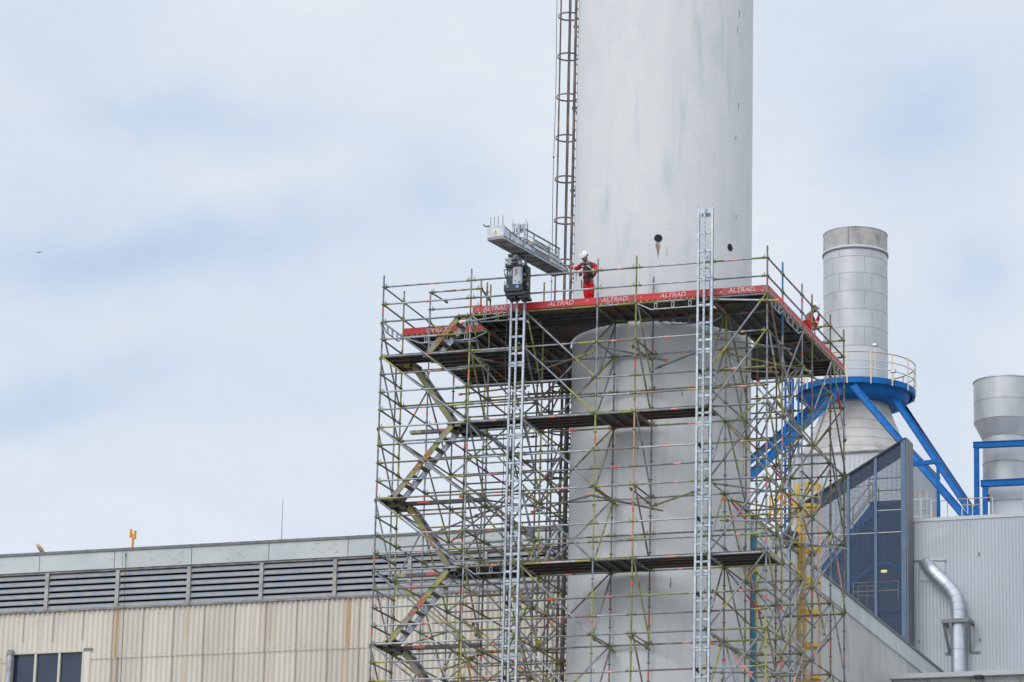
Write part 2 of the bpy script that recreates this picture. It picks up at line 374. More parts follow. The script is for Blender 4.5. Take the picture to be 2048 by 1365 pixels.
# caged ladder on the chimney
U = (-RH * cos(radians(16)) + FH * sin(radians(16))).normalized(); TV = Vector((-U.y, U.x, 0)); TV = TV if TV.dot(FH) > 0 else -TV; B0 = CC + U * (CR + .12)
cl = thing('caged_ladder', (B0.x, B0.y, GZ), 'rusty brown caged ladder running up the left side of the chimney', 'ladder')
ZT = 16
for s in (-1, 1):
    m = MB(); b = B0 + TV * (.22 * s); m.tube((b.x, b.y, GZ), (b.x, b.y, ZT), .042, 'rusty_iron')
    m.build('rail', cl)
m = MB(); z = GZ
while z < ZT:
    a = B0 - TV * .22; b = B0 + TV * .22; m.tube((a.x, a.y, z), (b.x, b.y, z), .012, 'rusty_iron', 6); z += .285
tag(m.build('rungs', cl), kind='stuff')
cc = B0 + U * .26
def cagept(ang, z, r=.32): v = U * cos(radians(ang)) + TV * sin(radians(ang)); q = cc + v * r; return Vector((q.x, q.y, z))
z0 = at(1127, 196, 1, cc.y).z; HP = at(1127, 115, 1, cc.y).z - z0
for k in range(-20, 8):
    z = z0 + k * HP
    if z < GZ + 2: continue
    m = MB(); pts = [cagept(a, z) for a in range(-140, 141, 14)]
    pts = [B0 - TV * .22 + Vector((0, 0, z))] + pts + [B0 + TV * .22 + Vector((0, 0, z))]
    for i in range(len(pts) - 1): m.beam(pts[i], pts[i + 1], .012, .045, 'rusty_iron')
    m.build('cage_hoop', cl)
for a in (-53, 75, -112, 22):
    m = MB(); p = cagept(a, 0, .31); m.tube((p.x, p.y, GZ + 2), (p.x, p.y, ZT), .024, 'rusty_iron', 6)
    if a == 22: p = p + FH * .02
    m.build('cage_bar', cl)
for z in [z0 + HP * (1.66 - 2.0 * i) for i in range(9)]:
    for s in (-1, 1): m = MB(); b = B0 + TV * (.22 * s) + U * .06; q = b - U * .2; m.beam((b.x, b.y, z), (q.x, q.y, z), .06, .07, 'rusty_iron'); m.build('wall_bracket', cl)
m = MB(); pts = []
for i in range(40):
    z = 12 - i * .62; q = cc + U * (.37 + .012 * sin(i * .7)) + FH * .05; pts.append((q.x, q.y, z))
m.path(pts, .009, 'cable_black', 6)
for z in (5.25, 5.4, 5.6, 1.9, 2.1, 2.3): m.sphere(pts[int((12 - z) / .62)], .028, 'cable_black', 6, 5)
tag(m.build('cable'), 'thin black cable hanging beside the rusty ladder cage of the chimney', 'cable')

# ---------------------------------------------------------------- factory building with corrugated front
FY = 14.0; FX = -4.32; FXL = -40.0; ZTOP = -2.70
fb = thing('factory_building', (-22, FY, GZ), 'long low beige factory building with corrugated wall, louvre band and white parapet', 'building')
m = MB(); m.box2((FXL, FY + .2, GZ), (FX - .2, 58, ZTOP - .35), 'roofing'); m.build('roof', fb)
def corr_sheet(mb, x0, x1, z0, z1, y, mt='corrugated', pitch=.177, amp=.034, per=6, n=8):
    k = int(round((x1 - x0) / pitch * n)); vs = []; 
    for i in range(k + 1):
        x = x0 + (x1 - x0) * i / k; yy = y - amp * cos(2 * pi * x / pitch)
        vs += [(x, yy, z0), (x, yy, z1)]
    base = len(mb.v); mb.v += vs
    for i in range(k):
        sheet = int(math.floor((x0 + (x1 - x0) * (i + .5) / k) / (pitch * per))); rr = random.Random(sheet * 7 + int(z1 * 3)); t = rr.uniform(.93, 1.03)
        mb.f.append((base + 2 * i, base + 2 * i + 2, base + 2 * i + 3, base + 2 * i + 1)); mb.m.append(mt); mb.sm.append(True); mb.t.append(t)
WX0, WX1, WZ = -28.97, -26.42, -5.93
m = MB()
P6 = .177 * 6
corr_sheet(m, FXL, WX0, -6.24, -4.60, FY); corr_sheet(m, WX0, WX1, WZ, -4.60, FY); corr_sheet(m, WX1, FX - .02, -6.24, -4.60, FY)
corr_sheet(m, FXL, WX0, -9.2, -6.19, FY + .022); corr_sheet(m, WX1, FX - .02, -9.2, -6.19, FY + .022)
corr_sheet(m, FXL, FX - .02, GZ, -8.6, FY + .045)
k = math.floor(FXL / P6)
while k * P6 < FX:
    x = k * P6 + .05; k += 1
    if x < FXL: continue
    inw = WX0 - .1 < x < WX1 + .1
    m.box((x, FY - .012, -5.1 if inw else -5.42), (.010, .03, 1.0 if inw else 1.62), 'seam_soft')
    if not inw: m.box((x + .01, FY + .012, -7.7), (.010, .03, 2.9), 'seam_soft')
k = math.floor(FXL / .177)
while k * .177 < FX - .1:
    x = k * .177; k += 1
    if k % 3 == 0:
        for z in (-4.74, -6.13):
            if z < -6 and WX0 - .1 < x < WX1 + .1: continue
            m.tube((x, FY - .025, z), (x, FY - .042, z), .014, 'seam', 6)
m.build('corrugated_wall', fb)
m = MB(); m.box2((-25.21, FY - .045, -9), (-25.17, FY - .03, -6.2), 'seam'); m.box2((-25.2, FY - .04, -6.2), (-25.185, FY - .03, -4.66), 'seam_soft'); m.build('expansion_joint', fb)
for x, w, z0, z1, mt in ((-25.36, .10, -6.22, -4.66, 'rust_run'), (-25.40, .12, -8.9, -6.25, 'rust_run_pale'), (-22.93, .14, -8.9, -4.66, 'rust_run_pale'), (-28.05, .08, -5.9, -4.66, 'rust_run_pale'), (-17.42, .18, -6.22, -4.66, 'rust_run'), (-17.55, .3, -8.9, -6.25, 'rust_run_pale'), (-19.9, .12, -8.9, -5.0, 'rust_run_pale'), (-17.05, .10, -8.9, -4.66, 'rust_run_pale'), (-20.6, .08, -6.2, -4.8, 'rust_run_pale'), (-13.2, .15, -8.9, -4.66, 'rust_run_pale')):
    m = MB(); y0 = FY - .003 if z0 > -6.3 else FY - .003 + .022
    if z0 < -6.3 and z1 > -6.3: corr_sheet(m, x, x + w, z0, -6.25, FY + .019); corr_sheet(m, x, x + w, -6.23, z1, FY - .003); m.m = [mt] * len(m.m); y0 = None
    else: corr_sheet(m, x, x + w, z0, z1, y0, mt, n=8)
    m.build('rust_streak', fb)
# parapet panels and coping
xs = [FXL] + [-33.5, -30.8] + [-28.15, -25.47, -22.76, -20.08, -17.38, -14.7, -12.0, -9.3, -6.6, FX]
for a, b in zip(xs[:-1], xs[1:]):
    m = MB(); m.tint = random.uniform(.96, 1.03); m.box2((a + .012, FY - .10, -3.32), (b - .012, FY + .1, ZTOP - .06), 'parapet')
    if abs(a + 25.47) < .01: m.box2((a + .28, FY - .104, -3.31), (a + .295, FY - .09, ZTOP - .07), 'seam')
    for k in range(random.choice([2, 9, 14])):
        px_ = random.gauss((a + b) / 2 + .5, .6); pz_ = random.uniform(-3.25, -2.85)
        if a + .1 < px_ < b - .1: m.box((px_, FY - .1005, pz_), (random.uniform(.03, .14), .003, random.uniform(.006, .016)), 'grey_trim', Matrix.Rotation(random.uniform(-.5, .3), 3, 'Y'))
    m.build('parapet_panel', fb)
ys = [FY + .1 + 2.69 * i for i in range(17)]
for a, b in zip(ys[:-1], ys[1:]):
    m = MB(); m.tint = random.uniform(.95, 1.03); m.box2((FX - .1, a + .012, -3.34), (FX + .10, b - .012, ZTOP - .06), 'parapet'); m.build('parapet_panel', fb)
m = MB(); m.box2((FXL, FY - .14, ZTOP - .058), (FX + .14, FY + .16, ZTOP + .03), 'coping'); m.box2((FX - .16, FY + .163, ZTOP - .058), (FX + .14, 57, ZTOP + .03), 'coping')
x = FXL
while x < FX: m.box((x, FY - .02, ZTOP + .045), (.05, .06, .03), 'coping'); x += 1.35
m.build('coping', fb)
m = MB(); m.box2((FXL, FY - .06, -3.385), (FX + .0, FY + .05, -3.325), 'grey_trim'); m.box2((FXL, FY - .075, -4.64), (FX, FY + .05, -4.585), 'grey_trim'); m.build('ledge', fb)
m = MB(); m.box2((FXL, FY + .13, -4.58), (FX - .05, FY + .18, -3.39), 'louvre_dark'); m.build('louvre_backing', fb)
x = -27.85 - 2.51 * 4; posts = []
while x < FX - .2: posts.append(x); x += 2.51
for a in posts:
    m = MB(); m.box2((a - .06, FY - .085, -4.584), (a + .06, FY + .12, -3.386), 'louvre_post')
    for i in range(6): m.tube((a, FY - .085, -3.5 - i * .2), (a, FY - .095, -3.5 - i * .2), .012, 'seam', 6)
    m.build('louvre_post', fb)
for a, b in zip(posts, posts[1:] + [FX - .1]):
    m = MB()
    for i in range(6):
        zt = -3.39 - i * .205; n = 7; w = (b - a - .124) / n
        for j in range(n):
            m.tint = random.uniform(.82, 1.1); x0 = a + .062 + j * w
            m.poly([(x0, FY - .045, zt - .165), (x0, FY - .045, zt - .135), (x0, FY + .01, zt - .02), (x0, FY + .03, zt - .02), (x0, FY + .0, zt - .165)], (w - .001, 0, 0), 'louvre')
    m.build('louvre_panel', fb)
# side wall with ribs
def rib_wall(mb, p0, p1, z0, z1, nrm, pitch, rw, depth, mt, z1b=None):
    """ribbed sheet wall between two ground points, ribs stand out along nrm"""
    p0 = Vector(p0); p1 = Vector(p1); nrm = Vector(nrm); L_ = (p1 - p0).length; d = (p1 - p0) / L_; k = int(L_ / pitch); pitch = L_ / k
    prof = []
    for i in range(k):
        s = i * pitch; prof += [(s, 0), (s + pitch - rw * 1.6, 0), (s + pitch - rw * 1.2, depth), (s + pitch - rw * .4, depth)]
    prof.append((L_, 0)); vs = []
    for s, o in prof:
        q = p0 + d * s + nrm * o; zt = z1 if z1b is None else z1 + (z1b - z1) * s / L_
        vs += [(q.x, q.y, z0), (q.x, q.y, zt)]
    b = len(mb.v); mb.v += vs
    for i in range(len(prof) - 1):
        mb.f.append((b + 2 * i, b + 2 * i + 2, b + 2 * i + 3, b + 2 * i + 1)); mb.m.append(mt); mb.sm.append(False); mb.t.append(random.Random(int(prof[i][0] / 1.05) * 13 + 5).uniform(.955, 1.02))
m = MB(); rib_wall(m, (FX, FY + .02, 0), (FX, 57, 0), -6.22, -3.30, (1, 0, 0), .22, .075, .07, 'rib_clad')
rib_wall(m, (FX - .03, FY + .02, 0), (FX - .03, 57, 0), GZ, -6.18, (1, 0, 0), .22, .075, .07, 'rib_clad')
y = FY + .3
while y < 50: m.tube((FX + .01, y, -6.12), (FX + .06, y, -6.12), .02, 'seam', 6); y += .6
m.build('side_wall', fb)
wn = MB(); 
w3 = (WX1 - WX0) / 3
wf = MB(); wf.box2((WX0 - .03, FY - .045, WZ - .06), (WX1 + .03, FY + .12, WZ + .0), 'frame_cream')
for i in range(4): wf.box2((WX0 + i * w3 - .04, FY - .03, -8.5), (WX0 + i * w3 + .04, FY + .12, WZ - .062), 'frame_cream')
wf.box2((WX0 - .03, FY - .045, -8.6), (WX1 + .03, FY + .12, -8.502), 'frame_cream')
wfo = wf.build('window', fb)
for i in range(3):
    m = MB(); m.box2((WX0 + i * w3 + .042, FY + .05, -8.5), (WX0 + (i + 1) * w3 - .042, FY + .07, WZ - .063), 'glass_dark'); m.build('pane', wfo)
m = MB(); m.box2((WX1 + .05, FY - .04, -8.6), (WX1 + .24, FY + .03, WZ - .0), 'corrugated'); m.box2((WX1 + .02, FY - .08, WZ - .02), (WX1 + .3, FY + .02, WZ + .05), 'grey_trim'); m.build('flashing', fb)
pp = at(20, 1312, 1, FY - .15)
dp = thing('drainpipe', (pp.x, FY - .15, GZ), 'grey vertical drainpipe left of the dark window in the corrugated wall', 'drainpipe')
m = MB(); m.tube((pp.x, FY - .15, GZ), (pp.x, FY - .15, WZ - .1), .09, 'galv_pale', 12); m.build('pipe', dp)
m = MB(); m.tube((pp.x, FY - .15, WZ - .12), (pp.x, FY - .1, WZ + .06), .11, 'grey_trim', 12); m.build('hopper', dp)
# things on the roof edge
a = at(265, 1095, 1, 14.6); an = thing('antenna', (a.x, 14.6, ZTOP - .35), 'orange twin panel antenna on a short post above the parapet', 'antenna')
m = MB(); zb = ZTOP - .35; zt = at(265, 1062, 1, 14.6).z
m.tube((a.x, 14.6, zb), (a.x, 14.6, zt - .12), .045, 'antenna_orange'); m.build('post', an)
m = MB(); m.box((a.x, 14.6, zt - .2), (.14, .08, .05), 'antenna_orange'); m.build('cross_arm', an)
for s, dz in ((-1, .05), (1, 0)):
    m = MB(); m.box((a.x + s * .075, 14.58, zt - .14 + dz), (.055, .09, .26), 'antenna_orange'); m.build('panel', an)
a0 = at(566, 998, 1, 14.8); a1 = at(563, 1082, 1, 14.8)
m = MB(); m.tube((a1.x, 14.8, ZTOP - .36), a0, .016, 'thin_steel', 6, r1=.009); m.tube((a1.x, 14.8, ZTOP - .36), (a1.x, 14.8, ZTOP + .05), .03, 'thin_steel', 6)
tag(m.build('lightning_rod'), 'thin upright lightning rod on the parapet of the factory roof', 'lightning rod')
a = at(81, 1098, 1, 14.5); R = Matrix.Rotation(radians(25), 3, 'Y') @ Matrix.Rotation(radians(-60), 3, 'X') @ Matrix.Rotation(radians(60), 3, 'Z')
m = MB(); R = Matrix.Rotation(radians(-38), 3, 'Y')
m.sphere(a, .2, 'rust_dish', 16, 10, sc=(.30, .8, 1.15), R=R); m.tube((a.x, a.y, ZTOP - .36), a, .03, 'rust_dish')
tag(m.build('satellite_dish'), 'small rusty weathered dish leaning on the roof edge at far left', 'dish')
a = at(252, 1103, 1, FY - .16); b = at(248, 1215, 1, FY - .16); c = at(240, 1400, 1, FY - .16)
m = MB(); m.path([a, b, c, (c.x, FY - .16, GZ)], .009, 'cable_black', 6); m.sphere(a + Vector((0, 0, -.12)), .03, 'cable_black', 8, 6)
tag(m.build('cable'), 'thin dark cable running down the front wall past the parapet and louvres', 'cable')

# yellow caged ladder on the side wall
LY = 20.0; q = at(1601, 1200, 0, FX + .16); LY = q.y
yl = thing('yellow_ladder', (FX + .2, LY, GZ), 'bright yellow caged ladder fixed to the side wall behind the scaffold', 'ladder')
zt = at(1601, 966, 1, LY).z
m = MB(); m.box2((FX + .12, LY - .09, GZ), (FX + .29, LY - .01, zt - .7), 'yellow_paint'); m.build('rail', yl)
m = MB(); m.box2((FX + .12, LY + .42, GZ), (FX + .22, LY + .5, zt - .7), 'yellow_paint'); m.build('rail', yl)
m = MB(); z = GZ
while z < zt - 1: m.tube((FX + .2, LY - .02, z), (FX + .2, LY + .42, z), .015, 'yellow_paint', 6); z += .28
tag(m.build('rungs', yl), kind='stuff')
hz = [at(1625, y, 1, LY).z for y in (970, 1012, 1097, 1160, 1225, 1290, 1354)]; z = hz[-1]
while z > GZ + 3: z -= 1.05; hz.append(z)
def yc(a, z): return Vector((FX + .28 + .12 + .36 * cos(radians(a)), LY + .2 + .36 * sin(radians(a)), z))
for z in hz:
    m = MB(); pts = [Vector((FX + .2, LY - .03, z))] + [yc(a, z) for a in range(-120, 121, 15)] + [Vector((FX + .2, LY + .45, z))]
    for i in range(len(pts) - 1): m.beam(pts[i], pts[i + 1], .012, .11, 'yellow_paint')
    m.build('cage_hoop', yl)
for a in (-100, -60, -25, 10, 45, 85):
    m = MB(); p = yc(a, 0); m.beam((p.x, p.y, hz[-1]), (p.x, p.y, hz[0]), .05, .012, 'rail_yellow', up=(1, 0, 0)); m.build('cage_bar', yl)
m = MB(); p = at(1596, 970, 1, LY); m.box2((p.x - .05, LY - .05, -2.9), (p.x + .06, LY + .05, p.z), 'yellow_paint'); p = at(1556, 1020, 1, LY + .3)
for y, yy in ((992, 1), (1012, 1), (1030, 1)):
    a = at(1540, y, 1, LY + .5); b = at(1600, y - 3, 1, LY + .5); m.beam(a, b, .05, .05, 'yellow_paint')
for x in (1540, 1562, 1584):
    a = at(x, 992, 1, LY + .5); m.beam((a.x, a.y, a.z), (a.x, a.y, a.z - .95), .05, .05, 'yellow_paint')
a = at(1560, 992, 1, LY + .4); b = at(1530, 1040, 1, LY + .4); m.beam(a, b, .08, .06, 'yellow_paint'); a = at(1575, 992, 1, LY + .7); b = at(1545, 1040, 1, LY + .7); m.beam(a, b, .08, .06, 'yellow_paint')
m.build('access_gate', yl)
a = at(1509, 1072, 0, FX + .12)
m = MB(); m.tube((FX + .12, a.y, GZ), (FX + .12, a.y, a.z), .075, 'teal', 10); m.sphere((FX + .12, a.y, a.z), .09, 'teal', 10, 6)
tag(m.build('downpipe'), 'teal blue vertical pipe at the corner of the side wall behind the scaffold', 'pipe')
a = at(1581, 1074, 1, LY - .6)
m = MB(); m.box((a.x, a.y, a.z - .1), (.42, .4, .34), 'black_plastic'); m.box((a.x, a.y, a.z + .1), (.5, .46, .05), 'black_plastic'); m.box((a.x, a.y, a.z - .4), (.06, .06, .3), 'black_plastic')
tag(m.build('cabinet'), 'small black cabinet on the wall top left of the yellow ladder', 'cabinet')
# low roof in the lower right corner
lo = thing('low_building', (0, 30, GZ), 'low white ribbed building whose flat eave crosses the bottom right corner', 'building')
a = at(1778, 1350, 1, 30)
m = MB(); m.box2((a.x, 29.9, a.z - .16), (14, 33.5, a.z), 'white_clad'); m.build('fascia', lo)
m = MB(); m.box2((a.x + .12, 30.15, GZ), (13.9, 33.3, a.z - .17), 'parapet')
x = a.x + .35
while x < 8: m.box2((x, 30.08, a.z - 4), (x + .035, 30.147, a.z - .165), 'rib_clad'); x += .37
m.build('wall', lo)
m = MB(); p = at(1958, 1355, 1, 30); m.box((p.x, 29.95, p.z), (.3, .2, .1), 'black_plastic'); m.build('vent', lo)
for k, x in enumerate((1855, 1940, 1965, 2040)):
    p = at(x, 1352, 1, 30); m = MB(); m.box((p.x, 30.07, p.z - .12), (.03, .02, .22), 'rust_stain'); m.build('rust_streak', lo)

# ---------------------------------------------------------------- grey clad building, far right
GY = 48.0; gx0 = at(1825, 1038, 1, GY).x; gzt = at(1825, 1038, 1, GY).z
gb = thing('grey_building', (8, GY, GZ), 'tall pale grey building with fine vertical ribbed cladding at right', 'building')
m = MB(); rib_wall(m, (gx0, GY, 0), (24, GY, 0), GZ, gzt - .14, (0, -1, 0), .138, .03, .022, 'grey_clad'); m.build('wall', gb)
m = MB(); m.box2((gx0 + .01, GY + .03, GZ), (24, 66, gzt - .5), 'grey_clad'); m.build('body', gb)
m = MB(); m.box2((gx0 - .02, GY - .04, gzt - .138), (24, GY + .3, gzt), 'white_clad'); m.build('roof_flashing', gb)
m = MB()
for (x0, x1, y) in ((1826, 1893, 1122),): 
    a = at(x0, y, 1, GY - .05); b = at(x1, y, 1, GY - .05); m2 = MB(); m2.beam(a, b, .03, .04, 'bracket'); m2.build('flashing_bar', gb)
for (x, y) in ((1838, 1283), (1958, 1108), (1960, 1280)): p = at(x, y, 1, GY - .03); m2 = MB(); m2.box(p, (.06, .03, .11), 'grey_trim'); m2.build('fixing_plate', gb)
p0 = at(1840, 1118, 1, GY - .04); p1 = at(1890, 1160, 1, GY - .04)
m.box2((p0.x, GY - .045, p1.z), (p1.x, GY - .024, p0.z), 'grey_clad'); m.build('patch_plate', gb)
dpx = thing('exhaust_duct', tuple(at(1917, 1340, 1, GY - .42)), 'shiny steel duct bending out of the grey wall and running down it', 'duct')
m = MB(); D = GY - .42
pts = [at(1852, 1128, 1, GY + .05), at(1862, 1139, 1, GY - .25), at(1872, 1150, 1, D), at(1893, 1171, 1, D), at(1903, 1182, 1, D), at(1911, 1194, 1, D), at(1915.5, 1207, 1, D), at(1916.5, 1222, 1, D), at(1917, 1245, 1, D), at(1917, 1300, 1, D), at(1917.5, 1344, 1, D), at(1920, 1600, 1, D)]
m.path(pts, .275, 'pipe_metal', 24); m.build('pipe', dpx)
m = MB()
for i in range(len(pts) - 1):
    n = 1
    for j in range(n):
        a = pts[i].lerp(pts[i + 1], j / n); d = (pts[i + 1] - pts[i]).normalized(); m.tube(a - d * .006, a + d * .006, .279, 'grey_trim', 24, caps=False)
m.build('seams', dpx)
m = MB(); a = at(1886, 1243, 1, GY - .75); b = at(1938, 1240, 1, GY - .75)
m.beam(a, b, .12, .16, 'bracket'); a2 = Vector((a.x, GY, a.z)); b2 = Vector((b.x, GY, b.z)); m.beam(b, b2, .12, .14, 'bracket'); m.beam(a, a2, .12, .14, 'bracket')
for p, q in ((a, a2), (b, b2)): m.beam(p, Vector((p.x + .1 * (1 if p is a else -1), GY - .05, p.z - 1.15)), .09, .06, 'bracket'); m.box((p.x + .1, GY - .04, p.z - 1.15), (.35, .05, .08), 'bracket')
m.build('wall_bracket', dpx)

# mesh clad stair tower
TY = 47.0; TD = 1.0
A = at(1600, 1011.5, 1, TY); B = at(1812, 877, 1, TY)
st = thing('stair_tower', (B.x, TY, GZ), 'slate blue stair tower screened with wire mesh under a slanting roof', 'stair tower')
def ztop(x): return A.z + (B.z - A.z) * (x - A.x) / (B.x - A.x)
ZB = -6.0
m = MB(); x = A.x; 
while x < B.x: m.box2((x, TY - .004, ZB), (x + .014, TY + .004, ztop(x)), 'mesh_wire'); x += .05
z = ZB
while z < B.z:
    xa = A.x if z < A.z else A.x + (z - A.z) / (B.z - A.z) * (B.x - A.x)
    m.box2((xa, TY - .008, z), (B.x, TY - .0045, z + .014), 'mesh_wire'); z += .05
m.build('mesh_screen', st)
for xx in (1697, 1752, 1806):
    p = at(xx, 1100, 1, TY); m = MB(); m.box2((p.x - .055, TY - .06, ZB), (p.x + .055, TY + .03, ztop(p.x) - .02), 'mesh_frame'); m.build('post', st)
m = MB(); m.beam(A + Vector((0, -.03, 0)), B + Vector((0, -.03, 0)), .10, .07, 'tower_dark'); m.build('edge_trim', st)
m = MB()
for y in (1069,):
    p = at(1700, y, 1, TY); m.box2((A.x, TY - .02, p.z - .012), (B.x, TY - .009, p.z + .012), 'rail_white')
m.build('cross_bar', st)
m = MB(); m.poly([A + Vector((0, .06, 0)), B + Vector((0, .06, 0)), B + Vector((0, .06, -.3)), A + Vector((0, .06, -.3))], (0, TD - .1, 0), 'tower_dark'); m.build('roof', st)
m = MB(); m.box2((B.x + .0, TY - .05, ZB), (B.x + .06, TY + TD, B.z - .0), 'tower_post'); m.box2((B.x - .1, TY - .07, ZB), (B.x - .01, TY + .04, B.z), 'mesh_frame'); m.build('side_panel', st)
# inside the tower
bk = TY + 2.3
m = MB(); L0 = at(1752, 1015, 1, TY + 1.2)
lz = L0.z; lx = L0.x; q = at(1636, 1165, 1, TY + 1.2)
m.poly([(q.x - 3, bk, ZB), (B.x - .42, bk, ZB), (B.x - .42, bk, lz + .1), (lx - .3, bk, lz + .1), (q.x - .3, bk, q.z + .35), (q.x - 3, bk, q.z + .35)], (0, .05, 0), 'tower_blue'); m.build('back_panel', st)
m = MB(); m.box2((lx, TY + .15, lz - .16), (B.x - .02, TY + TD, lz), 'tower_blue'); m.build('landing', st); m = MB()
p = at(1700, 1222, 1, TY + 1.2); l2x, l2z = p.x, p.z; m.box2((l2x, TY + .15, l2z - .3), (B.x - .02, TY + TD, l2z), 'tower_blue')
m.build('landing', st)
def flight(x0, z0, x1, z1, ya, yb):
    m = MB()
    for y in (ya, yb): m.beam((x0, y, z0), (x1, y, z1), .05, .28, 'blue_steel')
    k = 14
    for i in range(k): t = (i + .5) / k; m.box((x0 + (x1 - x0) * t, (ya + yb) / 2, z0 + (z1 - z0) * t), (.26, yb - ya - .06, .04), 'tower_dark')
    return m.build('stair_flight', st)
flight(lx, lz - .1, q.x, q.z, TY + .7, TY + 1.6); flight(q.x, q.z - .2, l2x + .3, l2z, TY + 1.7, TY + 2.2)
m = MB(); p0 = at(1712, 1180, 1, TY + 2.1); p1 = at(1800, 1160, 1, TY + 2.1)
m.path([at(1700, 1176, 1, TY + 2.1), at(1725, 1150, 1, TY + 2.1), at(1750, 1133, 1, TY + 2.1), at(1775, 1130, 1, TY + 2.1), at(1800, 1138, 1, TY + 2.1)], .10, 'blue_steel', 8); m.build('arched_beam', st)
def rail(name, pts, h, mt, parent, r=.022, posts=None, levels=(1.0, .5), mt2=None):
    m = MB()
    for l in levels: m.path([Vector(p) + Vector((0, 0, h * l)) for p in pts], r, mt if l == 1.0 else (mt2 or mt), 6)
    for p in (posts or pts): m.tube(p, Vector(p) + Vector((0, 0, h)), r, mt2 or mt, 6)
    return m.build(name, parent)
rail('guard_rail', [(lx - .1, TY + .5, lz), (B.x - .2, TY + .5, lz)], 1.0, 'rail_cream', st)
rail('guard_rail', [(lx, TY + .6, lz - .0), (q.x, TY + .6, q.z)], .9, 'rail_cream', st, posts=[(lx + (q.x - lx) * t, TY + .6, lz + (q.z - lz) * t) for t in (0, .33, .66, 1)])
rail('guard_rail', [(lx, TY + 1.7, lz - .0), (q.x, TY + 1.7, q.z)], .9, 'rail_yellow', st, posts=[(lx, TY + 1.7, lz)], levels=(1.0,))
a = at(1707, 1202, 1, TY + .3); b = at(1797, 1198, 1, TY + .3); rail('guard_rail', [a, (a + b) / 2, b], .72, 'rail_cream', st)
a = at(1717, 1212, 1, TY + 2); b = at(1750, 1211, 1, TY + 2); rail('guard_rail', [a, (a + b) / 2, b], .8, 'rail_yellow', st, r=.03)
a = at(1645, 1028, 1, TY + 2.6); b = at(1750, 1012, 1, TY + 2.6); rail('guard_rail', [a + (b - a) * t for t in (0, .25, .5, .75, 1)], .9, 'rail_yellow', st, mt2='rail_white')
p = at(1768, 1143, 1, TY + 2); m = MB(); m.sphere(p, .12, 'lamp_glow', 12, 8, sc=(1.2, .6, .55)); m.box(p + Vector((0, .05, .07)), (.26, .14, .03), 'tower_dark')
tag(m.build('bulkhead_lamp'), 'small yellow lit lamp inside the mesh stair tower', 'lamp')

# ---------------------------------------------------------------- big steel stack
SY = 60.0
SC = at(1711, 600, 1, SY); SC = Vector((SC.x, SY, 0))
bs = thing('steel_stack', (SC.x, SY, 4), 'tall silver steel flue stack standing on a flared hood with blue ring platform', 'stack')
def zs(y, r=0): return at(1711, y, 1, SY - r).z
SR = 1.42
def seam_cyl(mb, c, r, z0, z1, mt, n=64, panels=6, off=0.0, r2=None):
    r2 = r if r2 is None else r2
    for k in range(panels):
        mb.tint = random.uniform(.95, 1.03); mb.lathe(c, [(r, z0), (r2, z1)], mt, n // panels, off + 2 * pi * k / panels, off + 2 * pi * (k + 1) / panels)
    mb.tint = None
def ring(mb, c, r, z, h, mt, t=.012, n=64): mb.lathe(c, [(r - .01, z - h / 2), (r + t, z - h / 2), (r + t, z + h / 2), (r - .01, z + h / 2)], mt, n, smooth=False)
lv = [zs(y, SR) for y in (770, 748, 690, 652, 616, 580, 544, 511, 494)]
m = MB()
for i in range(len(lv) - 1):
    seam_cyl(m, (SC.x, SY, 0), SR, lv[i], lv[i + 1], 'stack_metal' if i > 1 else 'white_clad', 60, 5 if i % 2 else 6, i * .35)
m.build('shell', bs)
m = MB()
for z in lv[2:-1]: ring(m, (SC.x, SY, 0), SR, z, .016, 'grey_trim', .004)
for i in range(1, len(lv) - 1):
    for k in range(6):
        a = i % 2 * .25 + 2 * pi * k / 6
        if i > 1: m.beam((SC.x + (SR + .002) * cos(a), SY + (SR + .002) * sin(a), lv[i]), (SC.x + (SR + .002) * cos(a), SY + (SR + .002) * sin(a), lv[i + 1]), .006, .010, 'grey_trim')
m.build('seams', bs)
m = MB(); ring(m, (SC.x, SY, 0), SR, zs(491, SR), .10, 'white_clad', .05); ring(m, (SC.x, SY, 0), SR + .03, zs(495, SR), .03, 'seam', .02); m.build('collar', bs)
m = MB(); seam_cyl(m, (SC.x, SY, 0), SR + .005, zs(490, SR), zs(452, SR), 'stack_worn', 60, 4, radians(-90 + 1)); m.lathe((SC.x, SY, 0), [(SR + .02, zs(452, SR) - .03), (SR + .02, zs(452, SR)), (SR - .06, zs(452, SR)), (SR - .06, zs(461, SR) - 1)], 'stack_worn', 60)
a = radians(-90 + 1); m.beam((SC.x + (SR + .01) * cos(a), SY + (SR + .01) * sin(a), zs(490, SR)), (SC.x + (SR + .01) * cos(a), SY + (SR + .01) * sin(a), zs(452, SR)), .035, .02, 'seam'); m.build('rim', bs)
PR = 2.62; PZ = zs(752, PR)
hz_ = [zs(792, 1.6), zs(840, 2.1), zs(895, 2.6)]
m = MB()
z0h = zs(905, 2.9); z1h = PZ - .35; K_ = 7
prev = None
for i in range(K_):
    ta, tb = i / K_, (i + 1) / K_
    ra = SR * .98 + 1.35 * (1 - ta) ** 1.35; rb = SR * .98 + 1.35 * (1 - tb) ** 1.35
    seam_cyl(m, (SC.x, SY, 0), ra, z0h + (z1h - z0h) * ta, z0h + (z1h - z0h) * tb, 'hood_metal', 48, 4, i * .5, rb)
m.build('flared_hood', bs)
m = MB()
for i in range(1, K_):
    t = i / K_; ring(m, (SC.x, SY, 0), SR * .98 + 1.35 * (1 - t) ** 1.35, z0h + (z1h - z0h) * t, .018, 'grey_trim', .004)
m.build('hood_seams', bs)
